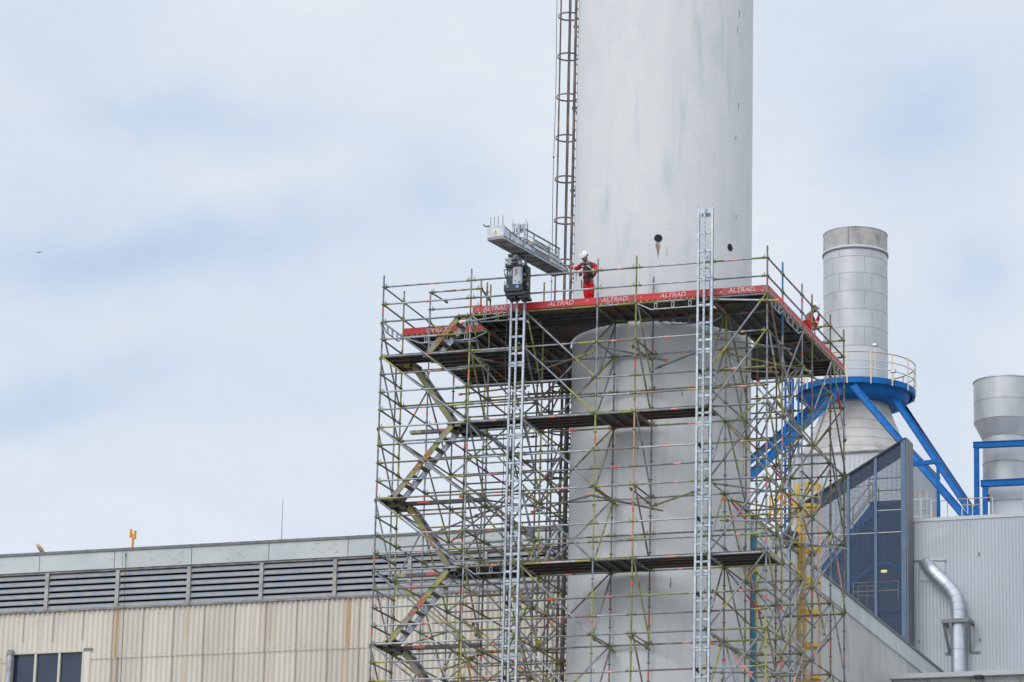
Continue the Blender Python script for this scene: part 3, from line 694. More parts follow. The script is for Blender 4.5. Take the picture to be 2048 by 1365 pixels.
# ribbed box under the hood
bx0 = at(1580, 905, 1, SY - 2.9).x; bx1 = at(1822, 890, 1, SY - 2.9).x
m = MB(); rib_wall(m, (bx0, SY - 2.9, 0), (bx1, SY - 2.9, 0), 3.5, z0h, (0, -1, 0), .2, .03, .03, 'white_clad')
rib_wall(m, (bx1, SY - 2.9, 0), (bx1, SY + 2.6, 0), 3.5, z0h, (1, 0, 0), .25, .03, .03, 'white_clad')
m.box2((bx0 + .01, SY - 2.86, 3.5), (bx1 - .02, SY + 2.6, z0h - .01), 'white_clad'); m.box2((bx0 - .05, SY - 2.98, z0h - .03), (bx1 + .05, SY + 2.7, z0h + .05), 'grey_trim'); m.build('clad_box', bs)
# blue ring platform
bp = thing('ring_platform', (SC.x, SY, PZ), 'blue circular walkway ringing the big steel stack, with cream railing', 'walkway')
m = MB(); m.lathe((SC.x, SY, 0), [(SR + .04, PZ), (PR, PZ), (PR, PZ - .26), (PR - .12, PZ - .26), (PR - .12, PZ - .1), (PR - .16, PZ - .1), (SR + .8, PZ - .62), (SR + .45, PZ - .72), (SR + .04, PZ - .72), (SR + .04, PZ)], 'blue_steel', 72, smooth=False); m.build('ring_deck', bp)
NP = 16
for k in range(NP):
    a = 2 * pi * k / NP + .1; m = MB(); m.beam((SC.x + (PR + .02) * cos(a), SY + (PR + .02) * sin(a), PZ - .3), (SC.x + (PR + .02) * cos(a), SY + (PR + .02) * sin(a), PZ + 1.12), .05, .05, 'rail_cream'); m.build('post', bp)
m = MB()
for l, mt in ((1.12, 'rail_yellow'), (.75, 'rail_white'), (.38, 'rail_white')):
    m.path([(SC.x + PR * cos(a * pi / 36), SY + PR * sin(a * pi / 36), PZ + l) for a in range(72)], .026, mt, 6, closed=True)
m.build('guard_rail', bp)
for (x, y0, y1, n) in ((1750, 690, 752, 'on the tall thin post beside the stack'), (1787, 743, 762, 'low on the ring platform right of the stack')):
    p = at(x, y0, 1, SY - 2.2); b = at(x, y1, 1, SY - 2.2)
    f_ = thing('floodlight', tuple(b), 'small floodlight ' + n, 'floodlight'); m = MB(); m.beam(b, p, .04, .04, 'rail_white'); m.build('post', f_)
    m = MB(); m.box(p, (.22, .12, .13), 'grey_trim'); m.box(p + Vector((0, -.065, 0)), (.18, .01, .1), 'white_paint'); m.build('lamp_head', f_)
def strut(x0, y0, Y0, x1, y1, Y1, w, label, mt='blue_steel'):
    a = at(x0, y0, 1, Y0); b = at(x1, y1, 1, Y1); b = b + (b - a).normalized() * 1.2
    r_ = thing('support_strut', tuple(b), label, 'strut', 'blue struts bracing the steel stack')
    d = (b - a).normalized(); s = d.cross(FH).normalized(); n = s.cross(d)
    m = MB(); m.beam(a, b, .04, w, mt, up=s); m.build('web', r_)
    for q in (-1, 1):
        m = MB(); o = s * (q * w / 2); m.beam(a + o, b + o, .15, .03, mt, up=s); m.build('flange', r_)
strut(1706, 772, 57.4, 1925, 1028, 51.5, .26, 'widest blue strut crossing in front of the hood behind the mesh tower')
strut(1789, 798, 59.0, 1945, 1030, 54.5, .23, 'blue strut at right of the hood, second of the pair against the sky')
strut(1799, 800, 61.5, 1952, 1030, 60.5, .18, 'rearmost blue strut, shade painted in, seen edge on against the sky', 'blue_shaded')
strut(1684, 776, 57.6, 1508, 945, 54.0, .36, 'blue strut sloping down left behind the scaffold, nearer of two')
strut(1640, 800, 61.5, 1508, 915, 60.0, .28, 'blue strut sloping down left behind the scaffold, farther of two', 'blue_steel')
lb = thing('blue_ladder', tuple(at(1580, 1000, 1, 59)), 'blue upright ladder frame behind the scaffold at right', 'ladder')
for x in (1571, 1579, 1586, 1597):
    a = at(x, 758, 1, 59); m = MB(); m.box2((a.x - .04, 58.95, 3), (a.x + .04, 59.05, a.z), 'blue_steel'); m.build('rail', lb)
m = MB(); z = 5.0
while z < at(1571, 760, 1, 59).z: m.box((at(1579, 900, 1, 59).x, 59, z), (.38, .04, .04), 'blue_steel'); z += .3
m.build('rungs', lb)
# smaller stack at the right edge
S2 = at(2012, 800, 1, SY); c2 = (S2.x, SY, 0)
s2 = thing('short_stack', (S2.x, SY, 4), 'shorter wide silver stack cut by the right edge of the picture', 'stack')
def z2(y, r): return at(2012, y, 1, SY - r).z
R2 = 1.40
m = MB(); t0, t1, t2 = z2(749, 1.4), z2(794, 1.4), z2(832, 1.4)
seam_cyl(m, c2, R2, t2, t1, 'stack_metal', 60, 5, .2); seam_cyl(m, c2, R2, t1, t0, 'stack_metal', 60, 5, .8); m.lathe(c2, [(R2 - .05, t0 - .6), (R2 - .05, t0), (R2 + .03, t0), (R2 + .03, t0 - .05)], 'stack_metal', 60)
tn = z2(868, 1.05); seam_cyl(m, c2, 1.05, tn, t2, 'stack_metal', 60, 5, .5, R2); seam_cyl(m, c2, 1.04, z2(985, 1.1), tn, 'stack_metal', 60, 5, 0)
for z in (t1, t2, tn, z2(920, 1.05)): ring(m, c2, (R2 if z >= t2 else 1.05), z, .016, 'grey_trim', .006)
m.build('shell', s2)
a = at(1979, 985, 1, SY - 1.1)
m = MB(); m.box2((a.x, SY - 1.1, 3.5), (a.x + 1.45, SY + 1.1, at(2012, 974, 1, SY - 1.1).z), 'white_clad'); zb2_ = at(2012, 1001, 1, SY - 1.1).z; m.box2((a.x - .01, SY - 1.12, zb2_), (a.x + 1.46, SY - 1.1001, zb2_ + .02), 'grey_trim'); m.build('clad_box', s2)
fr = thing('steel_portal', tuple(at(1955, 1030, 1, SY - 2.2)), 'blue steel portal frame round the short stack at the right edge', 'frame')
FYY = SY - 1.7
for (x0, y0, x1, y1, w, nm) in ((1947, 891, 2110, 884, .22, 'beam'), (1962, 968, 2110, 961, .24, 'beam'), (1953, 892, 1954, 1060, .20, 'column'), (1970, 975, 1971, 1060, .20, 'column')):
    a = at(x0, y0, 1, FYY + (.5 if x0 == 1972 else 0)); b = at(x1, y1, 1, FYY + (.5 if x0 == 1972 else 0)); m = MB(); m.beam(a, b, .2, w, 'blue_steel'); 
    for q in (-1, 1):
        if nm == 'beam': m.beam(a + Vector((0, 0, q * w / 2)), b + Vector((0, 0, q * w / 2)), .28, .03, 'blue_steel')
    m.build(nm, fr)
f2 = thing('steel_gantry', tuple(at(1876, 1035, 1, 51)), 'small blue angle frame standing on the grey roof beside the mesh tower', 'frame')
m = MB(); m.beam(at(1824, 929, 1, 51), at(1879, 923, 1, 51), .15, .17, 'blue_steel'); m.build('beam', f2)
m = MB(); m.beam(at(1876, 925, 1, 51), at(1877, 1045, 1, 51), .12, .13, 'blue_steel'); m.build('column', f2)
for i, (xs_, y, Y) in enumerate((((1826, 1840, 1854), 986, 50), ((1826, 1843, 1863), 1000, 51.5), ((1862, 1880, 1895), 1003, 53), ((1914, 1935, 1960, 1985), 999, 53), ((1924, 1945, 1962), 1011, 50))):
    pts = []
    for x in xs_:
        p = at(x, y, 1, Y); pts.append(Vector((p.x, p.y, gzt - .5)))
    h = at(xs_[0], y, 1, Y).z - gzt + .5
    lab = ('low railing on the grey roof just right of the mesh tower', 'white railing with rounded end on the grey roof', 'railing on the grey roof near the small blue frame', 'long railing on the grey roof left of the blue portal frame', 'shorter near railing on the grey roof left of the blue portal frame')[i]
    o = rail('roof_railing', pts, h, 'rail_yellow' if i in (0, 3, 4) else 'rail_white', None, levels=(1.0, .66, .4), mt2='rail_white'); tag(o, lab, 'railing', 'railings on the grey roof')
# ---------------------------------------------------------------- scaffold
XS = [-10.94, -8.37, -6.80, -4.73, -3.64, -1.57, 0.0]
YS = [0.0, 1.57, 3.64, 4.73, 6.80, 8.37]
YL = [0.0, 1.57, 3.64, 5.71, 6.80, 8.37]
TR = .0255
sc = thing('scaffold', (-5.4, 4.2, GZ), 'huge scaffold of grey and olive tubes wrapped round the chimney, stair tower at left', 'scaffold')
rs = random.Random(5)
PAL = ['galv'] * 8 + ['galv_pale'] * 3 + ['olive'] * 1 + ['rusty_tube'] * 2
def pick_end(): return rs.choice(['olive', 'olive', 'olive', 'galv', 'galv_pale', 'yellow_tube'])
def coupler(mb, p, d=None):
    """rosette disc with small wedge ears on an upright"""
    mb.tube(p - Vector((0, 0, .006)), p + Vector((0, 0, .006)), .058, 'clamp', 8)
def tube_segments(mb, p0, p1, r, base=None, tape=True, ends=True, n=7):
    p0 = Vector(p0); p1 = Vector(p1); L_ = (p1 - p0).length; d = (p1 - p0) / L_
    base = base or rs.choice(PAL); cuts = [(0, base)]
    if rs.random() < .42 and L_ > 1: a = rs.uniform(.08, .3) * L_; cuts = [(0, pick_end()), (a, base)]
    if rs.random() < .4 and L_ > 1: cuts.append((L_ * rs.uniform(.6, .85), pick_end()))
    cuts.append((L_, None))
    for (a, m), (b, _) in zip(cuts[:-1], cuts[1:]): mb.tube(p0 + d * a, p0 + d * b, r, m, n, caps=False)
    mb.tube(p0, p0 + d * .004, r, cuts[0][1], n); mb.tube(p1 - d * .004, p1, r, cuts[-2][1], n)
    if tape and L_ > .9 and rs.random() < .4:
        t = L_ * rs.uniform(.4, .6); w = rs.uniform(.04, .11); mb.tube(p0 + d * (t - w), p0 + d * (t + w), r + .002, rs.choice(['tape', 'tape_pale', 'tape_pale']), n, caps=False)
    if ends:
        for s, q in ((1, p0), (-1, p1)):
            e = q + d * s * .03
            mb.tube(e, e + d * s * .085, r + .010, 'clamp' if rs.random() < .5 else 'olive', n)
            mb.box(e + d * s * .02 + Vector((0, 0, .035)), (.016, .016, .13), 'clamp')
COUNT = {}
STUFF = {}
def part(name, mb, limit=96):
    COUNT[name] = COUNT.get(name, 0) + 1
    if COUNT[name] <= limit: return mb.build(name, sc)
    t = STUFF.setdefault(name, MB()); b = len(t.v); t.v += mb.v; t.f += [tuple(i + b for i in f) for f in mb.f]; t.m += mb.m; t.sm += mb.sm; t.t += mb.t
# uprights
uprights = []
for X in XS:
    for Y in (YL if X <= -8.3 else YS):
        inside = -6.7 < X < -1.6 and 1.6 < Y < 6.7
        if inside: continue
        top = 1.33 if (Y == 0 or X == 0 or X == -10.94 or Y >= 8.3) else 0.0
        if X == -10.94 and Y == 0: top = 1.33
        if X == -8.37 and Y == 1.57: top = 1.33
        if X == -3.64 and Y == 1.57: top = 1.2
        if X == -6.8 and Y == 0: top = .95
        if X == -6.8 and Y in (1.57, 4.73): top = 1.28
        uprights.append((X, Y, top))
uprights += [(-10.94 + .02, 1.09, -.9)]
uprights.sort(key=lambda u: u[1])
for X, Y, top in uprights:
    m = MB(); z = top; base = rs.choice(['galv', 'galv', 'galv_pale', 'olive', 'galv', 'rusty_tube'] if Y > 4 or X < -4 else ['galv', 'galv_pale', 'galv', 'olive'])
    if (X, Y) == (0, 1.57): base = 'galv'
    prev = z
    while z > -13:
        l = rs.choice([1.0, 2.0, 2.0]); nz = z - l
        mt = rs.choice([base, base, base, 'olive', 'galv']) if rs.random() < .9 else 'rusty_tube' if rs.random() < .5 else 'yellow_tube'
        if (X, Y) == (-3.64, 0) and -7 < nz < -3.6: mt = 'tan_tube'
        if (X, Y) == (0, 1.57) and nz > -2.1 and nz < -.4: mt = 'bluetube'
        m.tube((X, Y, nz), (X, Y, z), TR, mt, 8, caps=(z == prev)); m.tube((X, Y, nz - .05), (X, Y, nz + .05), TR + .004, mt, 8, caps=False)
        if rs.random() < .3: m.tube((X, Y, z - l * .5 - .07), (X, Y, z - l * .5 + .05), TR + .003, 'tape', 8, caps=False)
        z = nz
    m.tube((X, Y, GZ), (X, Y, z), TR, base, 8)
    k = 1.0
    while k > -12.6:
        if k < top: coupler(m, Vector((X, Y, k)))
        k -= .5
    part('standard', m)
def ledger(a, b, name='ledger', base=None, off=(0, 0, 0)):
    m = MB(); a = Vector(a) + Vector(off); b = Vector(b) + Vector(off); d = (b - a).normalized(); tube_segments(m, a + d * .03, b - d * .03, TR, base); part(name, m)
def rng(lo, hi, st=.5):
    z = hi; o = []
    while z >= lo - 1e-6: o.append(round(z, 2)); z -= st
    return o
FL_ = [0, -1, -2, -2.5, -3, -4, -4.5, -5, -6, -6.5, -7, -8, -8.5, -9, -10, -10.5, -11, -12]
# guard rails at the top
for a, b in zip(XS[:-1], XS[1:]):
    for z in (1.0, .5): ledger((a, 0, z), (b, 0, z), 'guard_rail', rs.choice(['galv', 'galv', 'galv_pale']))
for a, b in zip(YS[:-1], YS[1:]):
    for z in (1.0, .5): ledger((0, a, z), (0, b, z), 'guard_rail', rs.choice(['galv', 'rusty_tube']))
for a, b in zip(YL[:-1], YL[1:]):
    for z in (1.0, .5): ledger((-10.94, a, z), (-10.94, b, z), 'guard_rail')
for z in (1.0, .5):
    ledger((-.55, 6.8, z), (0, 6.8, z), 'guard_rail', 'olive'); ledger((-1.1, 8.37, z), (0, 8.37, z), 'guard_rail', 'olive')
# inner stair guard
for xx, yy, zb in ((-9.86, .8, -1.0), (-8.37, .8, 0), (-8.33, 1.18, 0)):
    m = MB(); tube_segments(m, (xx, yy, zb), (xx, yy, 1.28 if xx > -9 else 1.02), TR, 'galv' if xx < -9 else 'rusty_tube', ends=False); 
    for z in (0, .5, 1.0): coupler(m, Vector((xx, yy, z)))
    part('guard_post', m)
for z in (1.0, .5, 0.0, -.5): ledger((-9.86, .8, z), (-8.37, .8, z), 'guard_rail')
ledger((-9.86, .8, 1.0), (-9.75, 1.9, 1.0), 'guard_rail', 'galv'); ledger((-8.37, .8, 1.0), (-8.37, 1.57, .85), 'guard_rail')
# ledgers, front face
for a, b in zip(XS[:-1], XS[1:]):
    for z in (rng(-12, 0, .5) if a < -10 else FL_): ledger((a, 0, z), (b, 0, z), 'ledger')
# the side and inner faces
for z in rng(-12, 0, 1.0):
    for a, b in zip(YL[:-1], YL[1:]): ledger((-10.94, a, z), (-10.94, b, z))
for z in rng(-11.5, -.5, 1.0): ledger((-10.94, 0, z), (-10.94, 1.57, z))
for z in (0, -1, -2, -3, -4, -5, -6, -7, -8, -9, -10, -11, -12):
    for a, b in zip(YS[:-1], YS[1:]):
        if z in (0, -1, -3, -5, -7, -9, -11) or a in (0, 3.64): ledger((0, a, z), (0, b, z))
for z in (0, -1, -2, -3, -5, -6, -7, -9, -11):
    for a, b in zip(XS[:-1], XS[1:]): ledger((a, 1.57, z), (b, 1.57, z))
for z in (0, -2.5, -3, -5, -6.5, -7, -9, -11):
    for a, b in zip(YS[:-1], YS[1:]):
        ledger((-1.57, a, z), (-1.57, b, z))
        if z == int(z): ledger((-6.8, a, z), (-6.8, b, z))
for z in (0, -1, -2, -3, -4, -5, -6, -7, -8, -9, -10, -11):
    for a, b in zip(YL[:-1], YL[1:]):
        if z % 2 or a in (0, 1.57): ledger((-8.37, a, z), (-8.37, b, z))
for z in (0, -1, -2, -3, -4, -5, -6, -7, -8, -9, -10, -11):
    for y in (6.8, 8.37):
        for a, b in zip(XS[:-1], XS[1:]):
            if z % 2 or a < -6.9: ledger((a, y, z), (b, y, z), base=rs.choice(['rusty_tube', 'galv', 'olive']))
    for y in (3.64, 5.71):
        if z < 0: ledger((-10.94, y, z), (-8.37, y, z)); 
    if z % 2:
        for y in (3.64, 4.73): ledger((-8.37, y, z), (-6.8, y, z)); ledger((-1.57, y, z), (0, y, z))
for z in (0, -1, -3, -5, -7, -9, -11):
    for x in (-4.73, -3.64): ledger((x, 0, z), (x, 1.57, z)); ledger((x, 6.8, z), (x, 8.37, z))
# braces
def brace(a, b, off=(0, 0, 0), base=None):
    m = MB(); a = Vector(a) + Vector(off); b = Vector(b) + Vector(off); d = (b - a); L_ = d.length; d.normalize()
    tube_segments(m, a + d * .06, b - d * .06, TR, base or rs.choice(['galv', 'galv', 'galv', 'galv_pale', 'olive', 'rusty_tube']), tape=False, ends=False)
    c = rs.random()
    if c < .5: t = L_ * rs.uniform(.25, .7); w = rs.uniform(.12, .45); m.tube(a + d * (t - w), a + d * (t + w), TR + .0015, rs.choice(['redtube', 'yellow_tube', 'tape_pale', 'rusty_tube', 'olive', 'rusty_tube', 'olive', 'galv_pale']), 7, caps=False)
    for q in (a + d * .05, b - d * .05): m.sphere(q, .042, 'clamp', 7, 5)
    part('brace', m)
ST = (0, -1, -3, -5, -7, -9)
for k in ST:
    f = -.055
    brace((-10.94, 0, k), (-8.37, 0, k - 2), (0, f, 0), 'galv'); brace((-6.8, 0, k), (-4.73, 0, k - 2), (0, f, 0), 'galv'); brace((0, 0, k), (-1.57, 0, k - 2), (0, f, 0), 'galv')
for k in (-11,):
    brace((-10.94, 0, k), (-8.37, 0, k - 2), (0, -.055, 0)); brace((-6.8, 0, k), (-4.73, 0, k - 2), (0, -.055, 0)); brace((0, 0, k), (-1.57, 0, k - 2), (0, -.055, 0))
for k in ST:
    brace((-4.73, 1.57, k), (-6.8, 1.57, k - 2)); brace((-4.73, 1.57, k), (-4.73, 0, k - 2), (.04, 0, 0)); brace((-3.64, 0, k), (-3.64, 1.57, k - 2), (.04, 0, 0))
    brace((-1.57, 1.57, k), (-1.57, 0, k - 2), (-.04, 0, 0)); brace((-1.57, 1.57, k), (-1.57, 3.64, k - 2), (.04, 0, 0)); brace((-6.8, 0, k), (-6.8, 1.57, k - 2), (.05, 0, 0))
    brace((-10.94, 0, k), (-10.94, 1.57, k - 2), (-.04, 0, 0)); brace((-8.37, 0, k), (-8.37, 1.57, k - 2), (.04, 0, 0))
    brace((0, 3.64, k), (0, 1.57, k - 2), (.05, 0, 0), 'galv'); brace((0, 6.8, k), (0, 4.73, k - 2), (.05, 0, 0), 'galv'); brace((0, 6.8, k), (0, 8.37, k - 2), (.05, 0, 0)); brace((0, 0, k), (0, 1.57, k - 2), (.05, 0, 0), 'rusty_tube')
    if k < 0:
        brace((0, 3.64, k), (-1.57, 3.64, k - 2)); brace((0, 6.8, k), (-1.57, 6.8, k - 2)); brace((-1.57, 1.57, k), (0, 1.57, k - 2)); brace((-1.57, 4.73, k), (0, 4.73, k - 2)); brace((-1.57, 6.8, k), (-1.57, 4.73, k - 2))
        brace((-10.94, 3.64, k), (-10.94, 1.57, k - 2)); brace((-10.94, 3.64, k), (-10.94, 5.71, k - 2)); brace((-10.94, 1.57, k), (-8.37, 1.57, k - 2)); brace((-8.37, 5.71, k), (-10.94, 5.71, k - 2))
        brace((-10.94, 8.37, k), (-8.37, 8.37, k - 2)); brace((-8.37, 3.64, k), (-8.37, 5.71, k - 2)); brace((-6.8, 8.37, k), (-8.37, 8.37, k - 2)); brace((-6.8, 3.64, k), (-8.37, 3.64, k - 2)); brace((-8.37, 8.37, k), (-8.37, 6.8, k - 2))
        brace((-6.8, 4.73, k), (-6.8, 6.8, k - 2)); brace((-6.8, 3.64, k), (-6.8, 1.57, k - 2)); brace((0, 8.37, k), (-1.57, 8.37, k - 2)); brace((-8.37, 6.8, k), (-6.8, 6.8, k - 2)); brace((-10.94, 6.8, k), (-8.37, 6.8, k - 2)); brace((-8.37, 0, k), (-6.8, 1.57, k - 2))
for i in range(46):
    x0 = rs.choice([-10.94, -8.37, -6.8]); y0 = rs.choice([1.57, 3.64, 5.71, 6.8, 8.37]); z0 = -rs.choice([3, 4, 5, 6, 7, 8, 9, 10, 11]); dx = rs.choice([-1.6, 1.6, 0, 2.1]); dy = rs.choice([-1.57, 1.57, 0, 2.07]); 
    x1 = min(-6.8, max(-10.94, x0 + dx)); y1 = min(8.37, max(1.57, y0 + dy))
    if abs(x1 - x0) + abs(y1 - y0) > .5: brace((x0, y0, z0), (x1, y1, z0 - rs.choice([1, 2, 2])), (.06, .06, 0))
for i in range(26):
    x0 = rs.choice([-1.57, 0]); y0 = rs.choice([1.57, 3.64, 4.73, 6.8]); z0 = -rs.choice([1, 2, 3, 4, 5, 6, 7, 8, 9, 10]); y1 = min(8.37, max(1.57, y0 + rs.choice([-1.6, 1.6, 2.07]))); x1 = rs.choice([-1.57, 0])
    if abs(y1 - y0) > .5: brace((x0, y0, z0), (x1, y1, z0 - rs.choice([1, 2])), (-.06, .06, 0))
# loose tubes with orange end caps and anchors to the chimney
def anchor(a, b, cap='orange_cap', capend=0, base=None):
    m = MB(); a = Vector(a); b = Vector(b); tube_segments(m, a, b, TR, base or rs.choice(['galv', 'rusty_tube', 'olive']), tape=rs.random() < .3, ends=False)
    q = (a, b)[capend]; d = (b - a).normalized() * (1 if capend else -1)
    if cap: m.tube(q - d * .02, q + d * .06, TR + .014, cap, 8)
    m.sphere(a.lerp(b, .12), .05, 'clamp', 7, 5); m.sphere(a.lerp(b, .85), .05, 'clamp', 7, 5)
    part('anchor_tube', m)
def P_(x, y, Y): return at(x, y, 1, Y)
anchor(P_(926, 646, -.08), P_(1022, 629, -.08)); anchor(P_(922, 789, .8), P_(1060, 772, .9)); anchor(P_(1420, 599, -.07), P_(1554, 601, -.07), capend=1, base='galv_pale')
anchor(P_(1186, 690, -.05), P_(1330, 721, 1.6), capend=1); anchor(P_(1262, 690, -.05), P_(1305, 722, 1.5), cap=None, base='olive'); anchor(P_(1310, 738, 1.4), P_(1400, 702, .1), cap=None)
anchor(P_(1178, 990, -.1), P_(1326, 1022, 1.1), base='rusty_tube'); anchor(P_(1120, 1008, 2), P_(1180, 992, .2), cap=None); anchor(P_(1300, 1014, 1.2), P_(1400, 980, -.1), cap=None)
anchor(P_(1258, 975, -.05), P_(1302, 1010, 1.4), cap=None); anchor(P_(1186, 976, -.05), P_(1235, 1012, 1.6), cap=None, base='olive')
anchor(P_(1426, 967, -.05), P_(1640, 996, 3.6), cap=None, base='galv'); anchor(P_(1449, 999, 1.2), P_(1570, 1020, 2.8), base='olive'); anchor(P_(1440, 1041, .2), P_(1556, 1042, 1.2), capend=1, base='galv_pale')
anchor(P_(1566, 1082, 2.2), P_(1692, 1098, 7), base='galv'); anchor(P_(1425, 676, .5), P_(1582, 699, 1.6), cap=None, base='galv'); anchor(P_(1440, 705, 1.4), P_(1622, 743, 4.0), cap=None)
anchor(P_(1426, 740, .4), P_(1558, 745, .2), cap=None); anchor(P_(1421, 1268, .0), P_(1480, 1312, 1.6), cap=None, base='rusty_tube'); anchor(P_(1425, 1288, .4), P_(1540, 1310, 2.4)); anchor(P_(1424, 1345, -.06), P_(1592, 1346, .5), cap=None)
anchor(P_(923, 994, .9), P_(1100, 1018, 3.0)); anchor(P_(965, 1027, 1.6), P_(999, 1016, 2.1), capend=1); anchor(P_(1066, 1024, 1.0), P_(1140, 1002, 1.6)); anchor(P_(964, 1027, 1.2), P_(870, 1066, .3))
anchor(P_(910, 1077, .9), P_(1010, 1058, 1.4)); anchor(P_(1082, 1105, 4), P_(1132, 1122, 4.6)); anchor(P_(952, 1317, 1.2), P_(880, 1342, .5)); anchor(P_(988, 1304, 1.4), P_(930, 1318, .8)); anchor(P_(1038, 1334, .5), P_(960, 1300, 1.5)); anchor(P_(1184, 1276, -.03), P_(1230, 1305, 1.6), cap=None, base='rusty_tube'); anchor(P_(1256, 1272, -.03), P_(1300, 1300, 1.5), cap=None)
anchor(P_(946, 1245, 1.6), P_(953, 1275, 1.6)); anchor(P_(812, 1291, 1.6), P_(900, 1262, 1.9)); anchor(P_(1425, 1180, 1.0), P_(1500, 1250, 3.0), cap=None); anchor(P_(945, 715, .1), P_(1080, 740, 1.7), cap=None, base='rusty_tube'); anchor(P_(1070, 745, .6), P_(1190, 702, .2), cap=None)

# decks of steel planks
def deck(x0, x1, y0, y1, z, along, name='deck', pw=.32, clip=None):
    """planks with turned down edges and stiffening ribs, seen from below"""
    m = MB(); a0, a1 = (y0, y1) if along == 'X' else (x0, x1); k = max(1, int(round((a1 - a0) / pw))); w = (a1 - a0) / k
    for i in range(k):
        s0 = a0 + i * w + .008; s1 = s0 + w - .016; l0, l1 = (x0, x1) if along == 'X' else (y0, y1); l0 += .03; l1 -= .03
        segs = [(l0, l1)]
        if clip: segs = clip(s0, s1, l0, l1)
        for (l0, l1) in segs:
            if l1 - l0 < .1: continue
            def bx(u0, u1, v0, v1, za, zb, mt):
                if along == 'X': m.box2((v0, u0, za), (v1, u1, zb), mt)
                else: m.box2((u0, v0, za), (u1, v1, zb), mt)
            bx(s0, s1, l0, l1, z + .052, z + .058, 'deck_steel')
            for e in (s0, s1 - .004): bx(e, e + .004, l0, l1, z - .02, z + .051, 'deck_edge' if rs.random() < .3 else 'deck_steel')
            for e in (s0 + .004, s1 - .028): bx(e, e + .024, l0, l1, z - .022, z - .0175, 'deck_steel')
            for t in (.33, .66): e = s0 + (s1 - s0) * t; bx(e - .012, e + .012, l0, l1, z + .028, z + .0515, 'deck_steel')
            for e in (l0, l1 - .05): bx(s0 + .006, s1 - .006, e, e + .05, z - .015, z + .051, 'deck_steel' if rs.random() < .7 else 'olive')
            c = l0 + .2
            while c < l1 - .2: bx(s0 + .03, s1 - .03, c - .005, c + .005, z + .040, z + .0515, 'deck_edge'); c += .25
    m.build(name, sc)
cx, cy = CC.x, CC.y
def arc_clip_x(s0, s1, l0, l1):
    d = 0 if s0 < cy < s1 else min(abs(s0 - cy), abs(s1 - cy))
    if d >= CR + .05: return [(l0, l1)]
    h = sqrt((CR + .05) ** 2 - d * d); return [(l0, cx - h), (cx + h, l1)]
alongs = {0: 'Y', 1: 'Y', 2: 'X', 3: 'Y', 4: 'Y', 5: 'X'}
for i in range(1, 6): deck(XS[i], XS[i + 1], 0, 1.57, 0, alongs[i])
deck(-1.57, 0, 1.57, 3.64, 0, 'Y'); deck(-1.57, 0, 3.64, 4.73, 0, 'X'); deck(-1.57, 0, 4.73, 6.8, 0, 'Y'); deck(-1.57, 0, 6.8, 8.37, 0, 'X')
deck(-8.37, -6.8, 1.57, 3.64, 0, 'X'); deck(-8.37, -6.8, 3.64, 6.8, 0, 'Y'); deck(-8.37, -1.57, 6.8, 8.37, 0, 'X')
deck(-6.8, -1.57, 1.57, 6.8, -.03, 'X', pw=.08, clip=arc_clip_x)
deck(-10.94, -8.37, 1.57, 3.64, 0, 'Y'); deck(-10.94, -8.37, 3.64, 6.8, 0, 'X')
deck(-10.94, -8.37, .02, .78, -1, 'X'); deck(-10.94, -10.3, .78, 1.55, -1, 'Y'); deck(-9.3, -6.8, 1.57, 3.64, -1, 'X'); deck(-8.37, -4.9, .0, .64, -1, 'X') if False else None
deck(-8.37, -6.8, .1, 1.5, -1.02, 'X')
deck(-8.37, -6.8, 0.05, .80, -3, 'X'); deck(-6.8, -4.73, 0, 1.2, -3, 'X'); deck(-4.73, -3.64, 0, 1.57, -3, 'Y'); deck(-3.64, -1.57, 0, .9, -3, 'X')
deck(-8.37, -6.8, 0, 1.57, -7, 'Y'); deck(-6.8, -4.73, 0, 1.4, -7, 'X'); deck(-4.73, -3.64, 0, 1.57, -7, 'Y'); deck(-3.64, -1.57, 0, 1.3, -7, 'X'); deck(-1.57, 0, 0, 1.4, -7, 'X')
for z in (-3, -7, -11): deck(-9.0, -8.39, .05, 1.5, z, 'Y')
for z in (-5, -9): deck(-10.92, -10.35, .05, 1.5, z, 'Y')
for z, x0, x1 in ((-3, -10.3, -8.4), (-5, -10.92, -8.1), (-7, -10.6, -8.4), (-9, -10.92, -8.1)):
    m = MB(); m.box2((x0, .70, z - .04), (x1, .86, z + .05), 'deck_steel'); m.box2((x0 + .9, .698, z - .01), (x0 + 1.25, .6995, z + .04), 'tape')
    m.box2((x0 + .02, .697, z - .0395), (x0 + .32, .6995, z + .0495), 'olive'); part('landing_beam', m)
# trussed ledgers carrying the crosswise planks
def truss(x0, x1, y, z):
    m = MB(); a = Vector((x0, y, z)); b = Vector((x1, y, z)); c = a.lerp(b, .2) - Vector((0, 0, .19)); d = a.lerp(b, .8) - Vector((0, 0, .19))
    m.path([a + Vector((.05, 0, 0)), c, d, b - Vector((.05, 0, 0))], .019, 'galv_pale', 6)
    for t in (.27, .5, .73):
        p = a.lerp(b, t); 
        for s in (-.035, .035): m.box((p.x + s, y, z - .095), (.012, .035, .17), 'galv_pale')
        for zz in (-.03, -.16): m.box((p.x, y, z + zz), (.075, .035, .012), 'galv_pale')
    part('trussed_ledger', m)
def truss_y(x, y0, y1, z):
    m = MB(); a = Vector((x, y0, z)); b = Vector((x, y1, z)); c = a.lerp(b, .2) - Vector((0, 0, .19)); d = a.lerp(b, .8) - Vector((0, 0, .19))
    m.path([a, c, d, b], .019, 'galv_pale', 6)
    for t in (.27, .5, .73):
        p = a.lerp(b, t)
        for s in (-.035, .035): m.box((x, p.y + s, z - .095), (.035, .012, .17), 'galv_pale')
    part('trussed_ledger', m)
